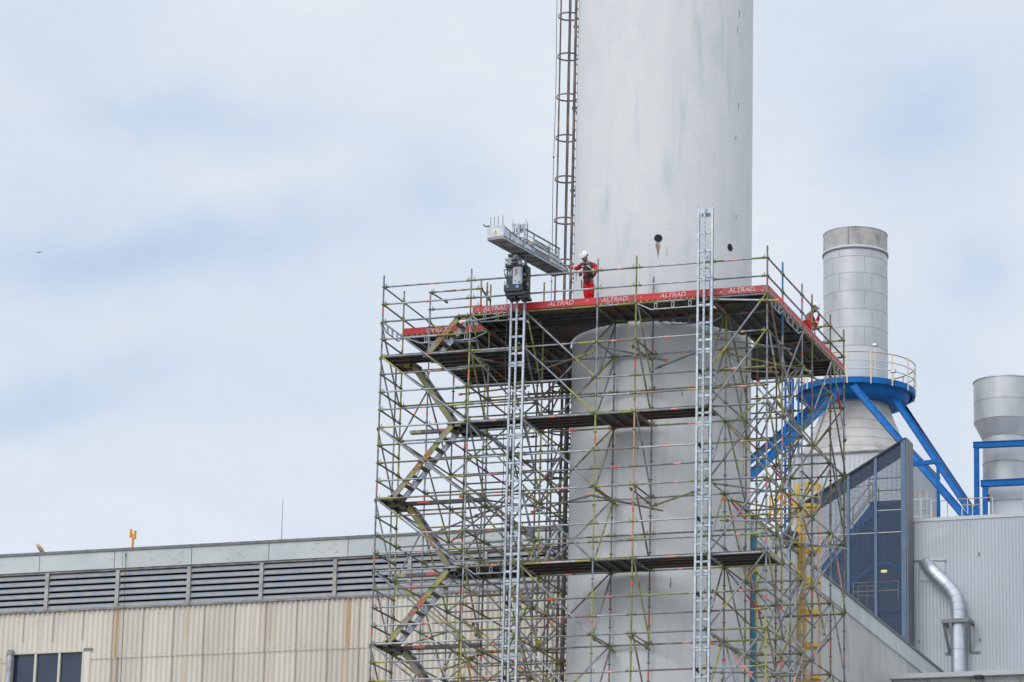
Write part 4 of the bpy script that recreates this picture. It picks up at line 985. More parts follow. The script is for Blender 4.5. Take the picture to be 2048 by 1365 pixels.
truss(-3.64, -1.57, -.01, -.02); truss(-3.64, -1.57, 1.58, -.02); truss(-8.37, -6.8, -.01, -.02); truss(-10.94, -8.37, 1.57, -.02); truss_y(-10.95, 0, 1.57, -.02); truss_y(.01, 0, 1.57, -.02); truss_y(.01, 1.57, 3.64, -.02); truss_y(.01, 6.8, 8.37, -.02); truss(-8.37, -6.8, 0, -7.02)
# little yellow claws of the planks over the ledgers
m = MB()
for (x0, x1, y) in ((-8.37, -6.8, 0), (-4.73, -1.57, 0), (-10.94, -8.37, 1.57)):
    x = x0 + .12
    while x < x1: m.box((x, y - .012, .022), (.035, .055, .05), 'olive'); x += .16
for zz, x0, x1 in ((-3, -4.73, -3.64), (-7, -8.37, -6.8), (-7, -4.73, -3.64)):
    x = x0 + .1
    while x < x1: m.box((x, -.012, zz + .022), (.035, .055, .05), 'olive'); x += .15
for (x, a, b) in ((.0, 0, 8.37),):
    y = a
    while y < b: m.box((x + .012, y, .022), (.05, .035, .05), 'olive'); y += .16
tag(m.build('plank_claws', sc), kind='stuff')
# toe boards
def toe_x(x0, x1, y, worn, txt=True, flip=False, tx=.5, sz=.17):
    m = MB(); mt = 'toe_worn' if worn else 'toe_red'
    m.box2((x0 + .03, y - .035, .04), (x1 - .03, y - .012, .235), mt)
    for z in (.085, .19): m.box2((x0 + .03, y - .041, z - .008), (x1 - .03, y - .0352, z + .008), mt)
    o = m.build('toe_board', sc)
    if txt:
        X = x0 + (x1 - x0) * tx
        xd, yd = ((-1, 0, 0), (0, 0, -1)) if flip else ((1, 0, 0), (0, 0, 1))
        t = text_mb('ALTRAD', (X, y - .0355, .138), xd, yd, sz, .008 , 'letter_white', shear=.25, aspect=1.12, bold=.012)
        t.v = [(a, min(b, y - .043), c) for a, b, c in t.v]; o2 = t.build('lettering', sc); o2.parent = o; o2.location = (0, 0, 0)
toe_x(-8.33, -6.8, 0, True, tx=.45); toe_x(-6.8, -4.73, 0, False, tx=.5); toe_x(-4.73, -3.64, 0, True, tx=.45); toe_x(-3.64, -1.57, 0, False, tx=.5); toe_x(-1.57, 0, 0, True, tx=.55); toe_x(-10.94, -8.37, 1.57, False, flip=True, tx=.42)
toe_x(-4.9, -4.3, 0, False, False) if False else None
for a, b in zip(YS[:-1], YS[1:]):
    m = MB(); m.box2((.012, a + .03, .04), (.035, b - .03, .235), 'toe_worn'); m.box2((.0352, a + .03, .075), (.041, b - .03, .09), 'letter_white'); m.build('toe_board', sc)
m = MB(); m.box2((-.3, 8.36, .04), (0, 8.385, .235), 'toe_worn'); m.build('toe_board', sc)
# stairs
def flight3(xa, za, xb, zb, y0, y1, steps, top=.22, lett=None):
    fl = MB(); o = None
    for j, y in enumerate((y0, y1)):
        m = MB(); mt = 'stringer' if j == 0 else 'aluminium_dull'
        a = Vector((xa, y, za)); b = Vector((xb, y, zb)); m.beam(a, b, .035, .15, mt); m.beam(a + Vector((0, 0, .085)), b + Vector((0, 0, .085)), .05, .012, 'galv')
        s = 1 if xb > xa else -1
        m.beam(b - Vector((s * .02, 0, .015)), b + Vector((s * top, 0, -.015)), .035, .15, mt); m.beam(a + Vector((s * .02, 0, .0)), a - Vector((s * .12, 0, 0)), .035, .15, mt)
        if j == 0:
            o = fl2 = m.build('stair_flight', sc)
            if lett:
                for t in lett:
                    p = a.lerp(b, t); d = (b - a).normalized(); 
                    if d.x < 0: d = -d
                    tm = text_mb('ALTRAD', (p.x, y - .019, p.z), d, Vector((-d.z, 0, d.x)), .19, .004, 'letter_red', aspect=1.1, bold=.015); q = tm.build('lettering', sc); q.parent = o; q.location = (0, 0, 0)
        else: q = m.build('stringer', sc); q.parent = o; q.location = (0, 0, 0)
    m = MB()
    for i in range(steps):
        t = (i + .5) / steps; m.box((xa + (xb - xa) * t, (y0 + y1) / 2, za + (zb - za) * t - .01), (.16, abs(y1 - y0) - .04, .03), 'rusty_tube')
    q = m.build('treads', sc); q.parent = o; q.location = (0, 0, 0); q['kind'] = 'stuff'
flight3(-9.62, -1.0, -8.72, .0, .06, .68, 4, top=.35, lett=(.55,))
for z in (-5, -9): flight3(-10.50, z + .02, -8.80, z + 2.0, .06, .68, 8, lett=(.5,))
for z in (-1, -5, -9): flight3(-8.95, z - 2, -10.35, z - .02, .82, 1.44, 8, lett=(.5,) if z != -1 else None)
flight3(-10.5, -13, -8.8, -11, .06, .68, 8)
for name, t in STUFF.items(): tag(t.build(name, sc), kind='stuff')
print('counts', COUNT)
# ---------------------------------------------------------------- hoist masts
def mast(x0, x1, z1, zj, label, stick=None):
    t = thing('hoist_mast', ((x0 + x1) / 2, -.3, GZ), label, 'mast', 'aluminium hoist masts in front of the scaffold')
    xm = (x0 + x1) / 2 - .01
    for x in (x0, x1):
        m = MB(); m.box2((x - .028, -.34, GZ), (x + .028, -.325, z1), 'aluminium'); m.box2((x - .006, -.3249, GZ), (x + .006, -.275, z1), 'aluminium'); m.box2((x - .028, -.2749, GZ), (x + .028, -.26, z1), 'aluminium_dull')
        m.box2((x - .02, -.33, z1), (x - .006, -.31, z1 + .10), 'aluminium_dull'); m.build('stile', t)
    m = MB(); m.box2((xm - .026, -.385, GZ), (xm + .026, -.341, z1 - .04), 'aluminium'); m.box2((xm - .038, -.34, GZ), (xm - .027, -.30, z1 - .04), 'aluminium_dull')
    z = -12.0
    while z < z1 - .1: m.box((xm, -.386, z), (.016, .006, .03), 'seam'); z += .125
    m.build('rack', t)
    z = zj - 2 * 12
    while z < z1 - .1:
        for dz, h in ((-.04, .055), (.04, .055), (.30, .055), (.77, .055), (1.26, .055)):
            if z + dz > z1 - .02 or z + dz < GZ: continue
            m = MB(); m.box2((x0 + .035, -.335, z + dz - h / 2), (x1 - .035, -.285, z + dz + h / 2), 'aluminium'); m.build('rung', t)
        z += 2
    m = MB(); m.box2((x0 + .035, -.33, z1 - .15), (x1 - .035, -.32, z1 - .04), 'aluminium')
    for dz in (-.19, -.24): m.box2((x0 + .08, -.319, z1 + dz - .015), (x1 - .06, -.29, z1 + dz + .03), 'seam')
    m.build('head_plate', t)
    for k in range(-7, 2):
        for x in (x0, x1):
            z = zj + 2 * k
            if z < z1 - .1: m = MB(); m.box((x, -.3425, z), (.062, .004, .012), 'seam'); m.box((x, -.3425, z + .05), (.018, .006, .018), 'seam'); m.box((x, -.3425, z - .05), (.018, .006, .018), 'seam'); m.build('joint', t)
    z = zj - 12 + 1.72 if False else None
    for k in range(-7, 1):
        z = zj + 2 * k - .62
        if z > z1 - .5: continue
        m = MB()
        m.beam((x0 + .02, -.26, z + .1), (x0 + .16, -.02, z - .05), .035, .05, 'machine_dark'); m.sphere((x0 + .05, -.25, z + .1), .05, 'machine_dark', 8, 6)
        m.beam((x1 - .04, -.26, z), (x1 - .02, -.02, z), .05, .06, 'machine_dark'); m.tube((x0 + .12, -.2, z - .08), (x1 + .02, -.2, z - .06), .028, 'aluminium_dull', 8)
        m.poly([(x0 + .18, -.24, z - .12), (x1 + .12, -.24, z - .22), (x1 - .02, -.24, z - .04)], (0, .02, 0), 'aluminium'); m.box((x1 - .02, -.22, z + .06), (.05, .06, .14), 'machine_dark')
        m.build('wall_tie', t)
    if stick:
        for k, mt in enumerate(stick):
            m = MB(); m.box((xm + .075, -.3365, zj - 2 * k - .68 + 1.26), (.045, .002, .06), mt); m.build('sticker', t)
    return t
JR = at(1410, 557.5, 1, -.3).z; JL = at(1030, 873, 1, -.3).z
mast(-1.82, -1.44, 2.43, JR, 'tall aluminium hoist mast at right, its bare top standing above the deck rails', ['sticker_blue', 'sticker_blue', 'sticker_blue', 'sticker_green', 'sticker_green', 'sticker_green'])
mast(-7.08, -6.70, 2.43, JL + 4, 'aluminium hoist mast at left, carrying the dark drive unit and tilted platform', ['sticker_green', 'sticker_green', 'sticker_green', 'sticker_blue', 'sticker_green', 'sticker_green'])
# ---------------------------------------------------------------- hoist drive unit
def pb(mb, x0, y0, x1, y1, Y, dep, mt):
    a = at(x0, y0, 1, Y); b = at(x1, y1, 1, Y); z0 = at((x0 + x1) / 2, y1, 1, Y).z; z1 = at((x0 + x1) / 2, y0, 1, Y).z
    mb.box2((a.x, Y, z0), (b.x, Y + dep, z1), mt)
c = at(1031, 597, 1, -.8)
hd = thing('hoist_drive', (c.x, -.6, c.z), 'dark drive unit with silver control panel climbing the left hoist mast', 'hoist')
m = MB(); pb(m, 1014, 534, 1044, 570, -.8, .36, 'machine_teal'); m.build('housing', hd)
m = MB(); pb(m, 1013.4, 534, 1026, 570, -.815, .014, 'machine_teal'); m.build('dark_panel', hd)
m = MB(); pb(m, 1026.2, 533, 1041, 568, -.83, .03, 'machine_silver'); pb(m, 1041.2, 534, 1044, 567, -.82, .02, 'aluminium_dull'); cp = m.build('control_panel', hd)
for x, y, r, mt in ((1032, 541, .026, 'red_button'), (1033, 546, .024, 'grey_trim'), (1031, 562.5, .018, 'red_button')):
    p = at(x, y, 1, -.83); m = MB(); m.tube(p, p + Vector((0, -.02, 0)), r, mt, 10); q = m.build('button', hd)
m = MB(); p = at(1038, 564, 1, -.832); m.box(p, (.04, .004, .06), 'sticker_green'); p = at(1030, 549.5, 1, -.832); R = Matrix.Rotation(radians(-40), 3, 'Y'); m.box(p, (.06, .004, .018), 'black_plastic', R); m.build('sticker', hd)
# white K mark with a line below
m = MB(); Yk = -.8165
def kp(x, y): return at(x, y, 1, Yk)
m.beam(kp(1016.6, 541), kp(1016.6, 549), .002, .014, 'white_paint', up=(1, 0, 0)); m.beam(kp(1017.2, 548.4), kp(1024.8, 541.2), .014, .002, 'white_paint', up=(0, 1, 0)); m.beam(kp(1020.6, 545.4), kp(1024.8, 548.8), .014, .002, 'white_paint', up=(0, 1, 0)); m.beam(kp(1016.2, 550.8), kp(1025.2, 550.4), .002, .010, 'white_paint', up=(0, 0, 1))
m.build('logo', hd)
m = MB(); pb(m, 1007.8, 569, 1043.5, 582, -.85, .42, 'machine_dark'); m.build('lower_cover', hd)
m = MB(); pb(m, 1010, 583, 1049, 590, -.80, .5, 'black_plastic'); pb(m, 1013, 590, 1030, 596, -.75, .4, 'black_plastic'); pb(m, 1035, 590, 1053, 595, -.75, .45, 'black_plastic'); m.build('bumper', hd)
m = MB(); p = at(1015.7, 574, 1, -.85); m.tube(p, p + Vector((0, -.03, 0)), .052, 'tower_post', 16); m.build('knob', hd)
m = MB(); p = at(1034.6, 573, 1, -.852); m.tube(p, p + Vector((0, -.004, 0)), .052, 'sticker_blue', 16); m.box(p + Vector((-.012, -.006, .0)), (.014, .002, .05), 'white_paint'); m.box(p + Vector((.008, -.006, -.02)), (.04, .002, .014), 'white_paint'); m.build('sticker', hd)
m = MB(); pb(m, 1044.5, 531, 1053, 592, -.6, .3, 'black_plastic'); pb(m, 1049, 535, 1055, 560, -.55, .2, 'machine_dark')
for i in range(26):
    p = at(random.uniform(1046, 1056), random.uniform(532, 590), 1, -.62); m.box(p, (random.uniform(.02, .07), .08, random.uniform(.02, .07)), random.choice(['black_plastic', 'machine_dark', 'aluminium_dull', 'tower_dark', 'warn_yellow' if i < 3 else 'black_plastic']))
m.build('gear_mechanism', hd)
m = MB(); pb(m, 1010, 530, 1042, 533.5, -.86, .5, 'black_plastic'); m.build('top_plate', hd)
m = MB(); pb(m, 1016, 515, 1036, 529.6, -.72, .34, 'aluminium_dull'); pb(m, 1023, 519, 1034, 523, -.74, .019, 'black_plastic'); pb(m, 1022, 525.5, 1035, 528.5, -.74, .019, 'black_plastic'); pb(m, 1009, 515.5, 1016, 519.5, -.7, .2, 'machine_silver'); pb(m, 1009, 524, 1016, 528, -.7, .2, 'machine_silver'); pb(m, 1016, 508.5, 1026, 513, -.7, .2, 'black_plastic'); pb(m, 1026, 509, 1034, 515, -.7, .2, 'machine_silver'); pb(m, 1036, 522, 1041, 529.6, -.72, .3, 'machine_silver'); m.build('turntable', hd)
for pts in (((1014, 539.5), (1008, 540.5), (1010, 549), (1012.5, 558)), ((1050, 539), (1053, 541), (1056, 553), (1053, 556))):
    m = MB(); m.path([at(x, y, 1, -.83) for x, y in pts], .018, 'black_plastic', 7); m.build('handle', hd)
m = MB()
m.path([at(1012, 590, 1, -.55)] + [at(1014 - i * .9 + 1.2 * sin(i * 1.7), 600 + i * 40, 1, -.42) for i in range(22)], .009, 'cable_black', 6)
for x in (1018, 1044): m.path([at(x + 3 * cos(a), 597 + 2.6 * sin(a), 1, -.7) for a in (0, .8, 1.6, 2.4, 3.1)], .006, 'aluminium_dull', 5)
pb(m, 1009.3, 562, 1010, 569, -.8, .02, 'machine_dark'); m.build('hooks', hd)
# ---------------------------------------------------------------- lifted load platform
PZ0 = 1.45; O = Vector((-6.955, -2.07, PZ0)); E_ = Vector((-6.31, 1.56, PZ0)); PU = (E_ - O); PL = PU.length; PU.normalize(); PV = Vector((PU.y, -PU.x, 0)); PW = .25
def pl(u, v, z=0): return O + PU * (u * PL) + PV * (v * PW) + Vector((0, 0, z))
lp = thing('load_platform', tuple(pl(.5, 0)), 'long narrow aluminium load platform with tarpaulin sides, balanced on the left hoist mast', 'platform')
PR_ = Matrix((PU, PV, Vector((0, 0, 1)))).transposed()
def pbox(mb, u0, u1, v0, v1, z0, z1, mt):
    mb.box(pl((u0 + u1) / 2, (v0 + v1) / 2, (z0 + z1) / 2), ((u1 - u0) * PL, abs(v1 - v0) * PW, z1 - z0), mt, PR_)
m = MB(); pbox(m, 0, 1, -1, 1, .03, .055, 'plat_under'); m.build('floor', lp)
m = MB()
for u in (0.0, .125, .30, .44, .62, .80, .985): pbox(m, u, u + .015, -.96, .96, -.012, .029, 'plat_under')
for u in (.37, .40, .56, .75, .9): pbox(m, u, u + .05, -.9, .9, .012, .029, 'aluminium_dull')
for v in (-1, .90): pbox(m, 0, 1, v, v + .1, -.02, .06, 'aluminium')
m.build('underframe', lp)
m = MB(); pbox(m, 0, .008, -1, 1, .06, .36, 'tarp'); m.build('end_wall', lp)
def tarp(v, us, hs):
    m = MB(); n = len(us)
    vs = [pl(u, v, .06) + PV * (.015 * sin(i * 2.1)) for i, u in enumerate(us)] + [pl(u, v, h) for u, h in zip(us, hs)]
    vs2 = [p + PV * .006 for p in vs]; b = [(i, i + 1, n + i + 1, n + i) for i in range(n - 1)]
    m.add(vs, b, 'tarp', True); m.add(vs2, [f[::-1] for f in b], 'tarp', True); return m
tarp(1.0, [0, .03, .06, .10, .14, .18, .22, .26, .30], [.36, .34, .31, .28, .26, .25, .26, .29, .33]).build('side_sheet', lp)
tarp(1.0, [.30, .36, .44], [.36, .33, .31]).build('side_sheet', lp)
tarp(1.0, [.68, .74, .82, .86, .90, .95, .99], [.33, .35, .34, .26, .21, .17, .15]).build('side_sheet', lp)
tarp(-1.0, [0, .1, .2, .3, .5, .7, .8, .9, .99], [.36, .33, .31, .33, .3, .3, .28, .2, .15]).build('side_sheet', lp)
m = MB(); pbox(m, .44, .68, 1.0, 1.03, .06, .20, 'aluminium_dull'); pbox(m, .44, .68, 1.04, 1.06, .12, .128, 'seam'); pbox(m, .44, .68, 1.04, 1.08, .215, .235, 'aluminium'); pbox(m, .44, .68, 1.04, 1.08, .175, .185, 'black_plastic'); m.build('side_plate', lp)
m = MB(); pbox(m, .445, .675, 1.02, 1.05, .26, .42, 'machine_dark'); bn = m.build('banner', lp)
t = text_mb('KEWAZO', pl(.56, 1.02, .34) + PV * .012, PU, (0, 0, 1), .15, .004, 'white_paint', bold=.02, aspect=1.15); q = t.build('lettering', lp); q.parent = bn; q.location = (0, 0, 0)
for u in (.30, .44, .68, .82):
    m = MB(); pbox(m, u - .006, u + .006, 1.0, 1.16, .02, .56, 'aluminium'); m.build('rail_post', lp)
m = MB(); m.beam(pl(.30, 1.08, .56), pl(.84, 1.08, .56), .03, .035, 'rusty_tube'); m.beam(pl(.30, 1.08, .42), pl(.84, 1.08, .42), .012, .015, 'seam')
m.beam(pl(.0, -1.0, .40), pl(.84, -1.0, .40), .03, .03, 'aluminium_dull'); m.beam(pl(.3, -1, .40), pl(.3, 1.08, .5), .03, .03, 'aluminium_dull')
m.beam(pl(.30, 1.05, .30), pl(.44, 1.05, .30), .01, .012, 'seam'); m.beam(pl(.68, 1.05, .30), pl(.84, 1.05, .30), .01, .012, 'seam'); m.path([pl(.02, 1.06, .30), pl(.09, 1.06, .28), pl(.09, 1.06, .06)], .010, 'seam', 5); m.path([pl(.10, 1.06, .26), pl(.30, 1.06, .19), pl(.44, 1.06, .17)], .008, 'black_plastic', 5); m.path([pl(.68, 1.06, .17), pl(.84, 1.06, .15), pl(.96, 1.06, .14), pl(.96, 1.06, .02)], .008, 'black_plastic', 5)
for u in (.12, .18, .24, .34, .41, .70, .76, .86, .91): m.sphere(pl(u, 1.1, .27 - u * .14), .022, 'black_plastic', 6, 5)
m.build('side_rail', lp)
for v in (-.72, -.28, .2, .78):
    m = MB(); p = pl(.01, v, .36); m.tube(p, p + Vector((0, 0, .28)), .011, 'aluminium_dull', 6); m.build('corner_rod', lp)
m = MB(); m.path([pl(0, -1, .38), pl(-.015, -1.1, .36), pl(-.03, -1.3, .41)], .016, 'black_plastic', 6); m.build('hook', lp)
def tri(p, x, s):
    x = Vector(x).normalized(); nrm = x.cross(Vector((0, 0, 1))); m = MB(); m.poly([p - x * s, p + x * s, p + Vector((0, 0, s * 1.75))], nrm * .004, 'warn_yellow')
    m.box(p + Vector((0, 0, s * .75)) + nrm * .005, (s * .25, .003, s * .7), 'black_plastic', Matrix((x, nrm, Vector((0, 0, 1)))).transposed()); return m.build('warning_sign', lp)
tri(pl(0, 0, .16) - PU * .006, PV, .055); tri(pl(.37, 1.02, .25) + PV * .012, PU, .055); tri(pl(.75, 1.02, .22) + PV * .012, PU, .055)
# ---------------------------------------------------------------- workers
def skin(nodes, edges, root):
    names = list(nodes); me = bpy.data.meshes.new('s'); me.from_pydata([tuple(nodes[n][0]) for n in names], [(names.index(a), names.index(b)) for a, b in edges], [])
    ob = bpy.data.objects.new('s', me); COL.objects.link(ob); md = ob.modifiers.new('Skin', 'SKIN'); md.use_smooth_shade = True; md.branch_smoothing = .6
    for i, n in enumerate(names):
        r = nodes[n][1]; sv = me.skin_vertices[0].data[i]; sv.radius = r if isinstance(r, tuple) else (r, r); sv.use_root = (n == root)
    sb = ob.modifiers.new('Sub', 'SUBSURF'); sb.levels = 2; sb.render_levels = 2
    dg = bpy.context.evaluated_depsgraph_get(); ev = bpy.data.meshes.new_from_object(ob.evaluated_get(dg))
    vs = [v.co.copy() for v in ev.vertices]; fs = [tuple(p.vertices) for p in ev.polygons]
    bpy.data.objects.remove(ob); bpy.data.meshes.remove(me); bpy.data.meshes.remove(ev); return vs, fs
def person(nodes, edges, root, rule, label, hdr, hfwd, hup, helmet=True, gloves=None, extra=None):
    allp = [v[0] for v in nodes.values()]; zb = min(p.z for p in allp); pr = nodes['pelvis'][0]
    ob = thing('person', (pr.x, pr.y, zb - .04), label, 'person')
    vs, fs = skin(nodes, edges, root); m = MB(); b = 0; m.v = [tuple(v) for v in vs]
    for f in fs:
        c = Vector((0, 0, 0))
        for i in f: c += vs[i]
        m.f.append(f); m.m.append(rule(c / len(f))); m.sm.append(True); m.t.append(1.0)
    h = hdr; f = Vector(hfwd).normalized(); u = Vector(hup).normalized(); s = f.cross(u).normalized(); u = s.cross(f)
    R = Matrix((s, f, u)).transposed()
    m.sphere(h, .095, 'skin', 16, 12, sc=(.82, 1.02, 1.22), R=R); m.sphere(h + f * .05 - u * .075, .05, 'hair', 10, 8, sc=(.95, .75, .62), R=R)
    m.sphere(h + f * .105 - u * .025, .018, 'skin', 8, 6, R=R)
    for q in (-1, 1):
        m.sphere(h + s * (.078 * q) - u * .01, .022, 'skin', 8, 6, sc=(.5, 1, 1.4), R=R); m.sphere(h + f * .088 + s * (.032 * q) + u * .005, .012, 'hair', 8, 6, R=R)
    m.sphere(h + f * .093 - u * .058, .016, 'rust_stain', 8, 6, sc=(1.6, .5, .5), R=R)
    m.build('body', ob)
    m = MB(); hc = h + u * .045 - f * .005
    m.sphere(hc, .135, 'helmet_white', 24, 14, zlo=-.08, sc=(.88, 1.05, .92), R=R)
    m.sphere(hc + f * .085, .10, 'helmet_white', 18, 10, sc=(.85, .85, .12), R=R)
    m.box(hc + s * .112, (.025, .06, .05), 'tower_post', R); m.box(hc - s * .112, (.025, .06, .05), 'tower_post', R); m.box(hc + f * .04 + u * .122, (.03, .12, .012), 'warn_yellow', R)
    m.box(hc + f * .128 + u * .035, (.03, .006, .02), 'red_button', R)
    for q in (-1, 1): m.path([hc + s * .1 * q, h + s * .075 * q - u * .06 + f * .03, h + f * .05 - u * .115], .005, 'black_strap', 5)
    m.build('helmet', ob)
    return ob
def fingers(nodes, edges, wrist, hand, d, side, curl, tag_):
    """five fingers rooted in the palm, bent towards curl"""
    d = Vector(d).normalized(); side = Vector(side).normalized(); c = Vector(curl).normalized()
    for i, (o, l) in enumerate(((-.030, .06), (-.010, .07), (.011, .065), (.030, .05))):
        a = nodes[hand][0] + side * o + d * .035; b = a + d * (l * .5) + c * .012; e = b + d * (l * .25) + c * (l * .45)
        nodes[tag_ + 'f%da' % i] = (a, .0115); nodes[tag_ + 'f%db' % i] = (b, .0105); nodes[tag_ + 'f%dc' % i] = (e, .009)
        edges += [(hand, tag_ + 'f%da' % i), (tag_ + 'f%da' % i, tag_ + 'f%db' % i), (tag_ + 'f%db' % i, tag_ + 'f%dc' % i)]
    a = nodes[hand][0] - side * .045 + c * .01; b = a + d * .03 + c * .035; nodes[tag_ + 'ta'] = (a, .013); nodes[tag_ + 'tb'] = (b, .011)
    edges += [(hand, tag_ + 'ta'), (tag_ + 'ta', tag_ + 'tb')]
Q = lambda x, y, Y: at(x, y, 1, Y)
nd = {
 'pelvis': (Q(1176.5, 558, .50), (.155, .125)), 'waist': (Q(1175.5, 549, .48), (.165, .13)), 'chest': (Q(1175.5, 537, .43), (.225, .15)), 'upper': (Q(1175.5, 529.5, .40), (.20, .125)),
 'neck': (Q(1172.5, 523, .34), .058), 'headc': (Q(1170, 517, .28), .07),
 'shl': (Q(1163.5, 530, .40), .085), 'ell': (Q(1155.5, 537.5, .52), .062), 'wrl': (Q(1144, 535.8, .74), .045), 'hal': (Q(1140.5, 534, .82), (.036, .026)),
 'shr': (Q(1188.5, 530.5, .44), .092), 'elr': (Q(1195.5, 542, .36), .066), 'wrr': (Q(1186, 546.5, .14), .048), 'har': (Q(1180, 544.2, .05), (.038, .026)),
 'hpl': (Q(1171.5, 563, .48), .105), 'knl': (Q(1172.5, 587, .42), .088), 'anl': (Q(1177, 609, .48), .07), 'hlr': (Q(1177, 616, .50), .05), 'tol': (Q(1174, 619, .30), .042),
 'hpr': (Q(1182, 563, .52), .108), 'knr': (Q(1182.5, 588, .48), .09), 'anr': (Q(1183, 611, .60), .07), 'her': (Q(1183, 617, .60), .05), 'tor': (Q(1181, 620.5, .42), .042)}
ed = [('pelvis', 'waist'), ('waist', 'chest'), ('chest', 'upper'), ('upper', 'neck'), ('neck', 'headc'), ('upper', 'shl'), ('shl', 'ell'), ('ell', 'wrl'), ('wrl', 'hal'), ('upper', 'shr'), ('shr', 'elr'), ('elr', 'wrr'), ('wrr', 'har'),
      ('pelvis', 'hpl'), ('hpl', 'knl'), ('knl', 'anl'), ('anl', 'hlr'), ('hlr', 'tol'), ('pelvis', 'hpr'), ('hpr', 'knr'), ('knr', 'anr'), ('anr', 'her'), ('her', 'tor')]
fingers(nd, ed, 'wrr', 'har', Vector((-.35, -1, .1)), Vector((-1, .2, 0)), Vector((0, -.2, -1)), 'r'); fingers(nd, ed, 'wrl', 'hal', Vector((-1, .6, .2)), Vector((0, .3, 1)), Vector((-.2, 1, 0)), 'l')
def seg(c, a, b):
    ab = b - a; t = max(0, min(1, (c - a).dot(ab) / ab.length_squared)); return (c - (a + ab * t)).length, t
def mk_rule(nd, glove, zvest, zband, zbelt):
    P = {k: v[0] for k, v in nd.items()}
    S_ = [('pelvis', 'waist'), ('waist', 'chest'), ('chest', 'upper'), ('upper', 'neck'), ('neck', 'headc'), ('upper', 'shl'), ('shl', 'ell'), ('ell', 'wrl'), ('wrl', 'hal'), ('upper', 'shr'), ('shr', 'elr'), ('elr', 'wrr'), ('wrr', 'har'), ('hpl', 'knl'), ('knl', 'anl'), ('hpr', 'knr'), ('knr', 'anr'), ('hlr', 'tol'), ('her', 'tor')]
    def rule(c):
        d, s, t = min((seg(c, P[a], P[b])[0], (a, b), seg(c, P[a], P[b])[1]) for a, b in S_)
        a, b = s
        if b in ('hal', 'har'): return glove if t > .35 or seg(c, P[a], P[b])[0] > .05 else 'glove_white'
        if b in ('tol', 'tor'): return 'boot'
        if b == 'headc' or (b == 'neck' and t > .6): return 'skin'
        if b in ('wrl', 'wrr') and .38 < t < .52: return 'reflective'
        if a in ('pelvis', 'waist', 'chest', 'upper'):
            if abs(c.z - zband) < .018: return 'reflective'
            if c.z > zvest: return 'grey_fabric'
            if abs(c.z - zbelt) < .035: return 'tower_dark'
        if a == 'shl' or a == 'shr':
            return 'grey_fabric' if t < .06 and c.z > zvest else 'red_fabric'
        return 'red_fabric'
    return rule
zb_ = Q(1175, 532, .3).z
w1 = person(nd, ed, 'pelvis', mk_rule(nd, 'glove_green', zb_ + .02, zb_, Q(1176, 553, .4).z), 'worker in red overalls and white helmet standing on the deck, holding the rail', Q(1168.5, 514.5, .22), Vector((-.25, -.75, -.62)), Vector((-.1, -.55, .8)))
m = MB()
for a, b in (((1169, 527, .27), (1171, 541, .26)), ((1182, 527, .28), (1179, 541, .26)), ((1171, 541, .26), (1176, 552, .30)), ((1179, 541, .26), (1184, 552, .34)), ((1169, 536, .26), (1184, 534, .27)), ((1170, 541, .26), (1182, 541, .27))):
    m.beam(Q(*a), Q(*b), .045, .02, 'black_strap', up=(0, 1, 0))
m.beam(Q(1166, 556, .38), Q(1188, 555, .40), .03, .07, 'black_strap', up=(0, 0, 1)); m.beam(Q(1168, 556, .37), Q(1172, 567, .36), .04, .02, 'black_strap', up=(0, 1, 0)); m.beam(Q(1172, 567, .36), Q(1180, 558, .36), .04, .02, 'black_strap', up=(0, 1, 0))
m.box(Q(1173, 538, .24), (.13, .05, .09), 'black_strap'); m.box(Q(1161, 549, .35), (.08, .07, .09), 'black_plastic'); m.box(Q(1187, 549, .38), (.11, .09, .10), 'black_plastic'); m.box(Q(1188.6, 546, .33), (.035, .03, .10), 'warn_yellow'); m.box(Q(1190, 549, .40), (.05, .05, .05), 'aluminium_dull')
for x in (1182, 1185, 1187): m.path([Q(x, 556, .36), Q(x + .5, 565, .36), Q(x - 3 + .5, 569, .35)], .006, 'aluminium_dull', 5)
m.path([Q(1163.5, 560, .36), Q(1163, 570, .36), Q(1163.8, 577, .36)], .016, 'tower_dark', 6); m.path([Q(1184, 540, .26), Q(1180, 536, .20), Q(1177, 533, .25)], .014, 'glove_white', 6)
m.build('safety_harness', w1)
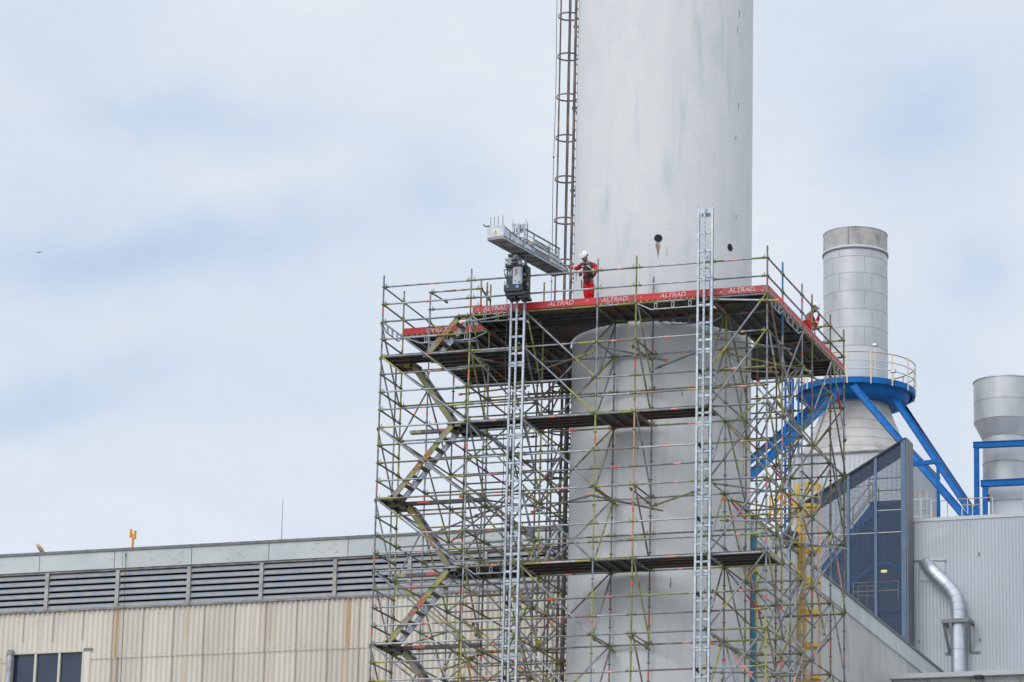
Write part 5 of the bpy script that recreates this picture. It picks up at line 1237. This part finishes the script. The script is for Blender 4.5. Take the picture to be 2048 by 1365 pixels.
nd2 = {
 'pelvis': (Q(1609.5, 662, 5.25), (.15, .13)), 'waist': (Q(1611, 654, 5.3), (.145, .13)), 'chest': (Q(1614.5, 642, 5.35), (.165, .14)), 'upper': (Q(1618.5, 633, 5.4), (.14, .12)),
 'neck': (Q(1623.5, 625, 5.42), .062), 'headc': (Q(1627, 619, 5.42), .07),
 'shl': (Q(1617.5, 635, 5.15), .08), 'ell': (Q(1621, 655, 4.98), .066), 'wrl': (Q(1630.5, 660, 5.05), .05), 'hal': (Q(1634, 658, 5.1), (.036, .028)),
 'shr': (Q(1623, 635, 5.65), .085), 'elr': (Q(1631, 654, 5.6), .07), 'wrr': (Q(1637.5, 634, 5.6), .05), 'har': (Q(1638.5, 629.5, 5.6), (.036, .028)),
 'hpl': (Q(1610, 665, 5.1), .11), 'knl': (Q(1624, 668, 4.95), .09), 'anl': (Q(1615, 683, 4.95), .07), 'hlr': (Q(1613, 686, 4.95), .05), 'tol': (Q(1621, 687, 4.9), .042),
 'hpr': (Q(1611, 667, 5.45), .11), 'knr': (Q(1622, 673, 5.6), .09), 'anr': (Q(1612, 690, 5.5), .07), 'her': (Q(1610, 693, 5.5), .05), 'tor': (Q(1618, 694, 5.5), .042)}
ed2 = [e_ for e_ in ed if not e_[0].startswith(('rf', 'rt', 'lf', 'lt')) and not e_[1].startswith(('rf', 'rt', 'lf', 'lt'))]
fingers(nd2, ed2, 'wrr', 'har', Vector((.2, 0, 1)), Vector((0, 1, 0)), Vector((-1, 0, .3)), 'r'); fingers(nd2, ed2, 'wrl', 'hal', Vector((1, 0, .2)), Vector((0, 1, 0)), Vector((0, 0, -1)), 'l')
zb2 = Q(1620, 637, 5.2).z
w2 = person(nd2, ed2, 'pelvis', mk_rule(nd2, 'boot', zb2 + .03, zb2 + .01, Q(1611, 658, 5.2).z), 'worker in red overalls crouching behind the right side rail, seen from behind', Q(1629, 617, 5.42), Vector((.85, .25, -.45)), Vector((.4, .1, .9)))
m = MB(); m.beam(Q(1608, 642, 5.1), Q(1612, 660, 5.05), .05, .03, 'black_strap', up=(0, 1, 0)); m.box(Q(1607, 650, 5.1), (.08, .1, .12), 'black_strap'); m.beam(Q(1605, 661, 5.1), Q(1622, 663, 5.0), .05, .07, 'black_strap')
m.path([Q(1628, 662, 5.0), Q(1631, 668, 5.0), Q(1629, 671, 5.0)], .018, 'sticker_blue', 6)
pr_ = Vector((0, 0, 0)); pr_ = Vector((.0, 6.3, 1.0)); m.path([Q(1636, 657, 5.1), Q(1645, 655, 5.5), Q(1650, 650, 5.9), Q(1656, 645.5, 6.4)], .012, 'black_strap', 6)
m.path([Q(1645, 654, 5.5), Q(1649, 648, 6.0), Q(1653, 644.5, 6.3)], .007, 'rail_yellow', 5); m.build('safety_harness', w2)
# a far gull in the sky
p = at(78, 505, 1, 80); m = MB()
for s in (-1, 1): m.poly([p, p + Vector((s * .10, .02, .03)), p + Vector((s * .24, .05, -.01)), p + Vector((s * .10, .07, .02))], (0, 0, .012), 'tower_dark')
m.sphere(p, .035, 'tower_dark', 8, 6, sc=(1, 2.2, 1)); tag(m.build('bird'), 'tiny dark distant bird in the sky at far left', 'bird')
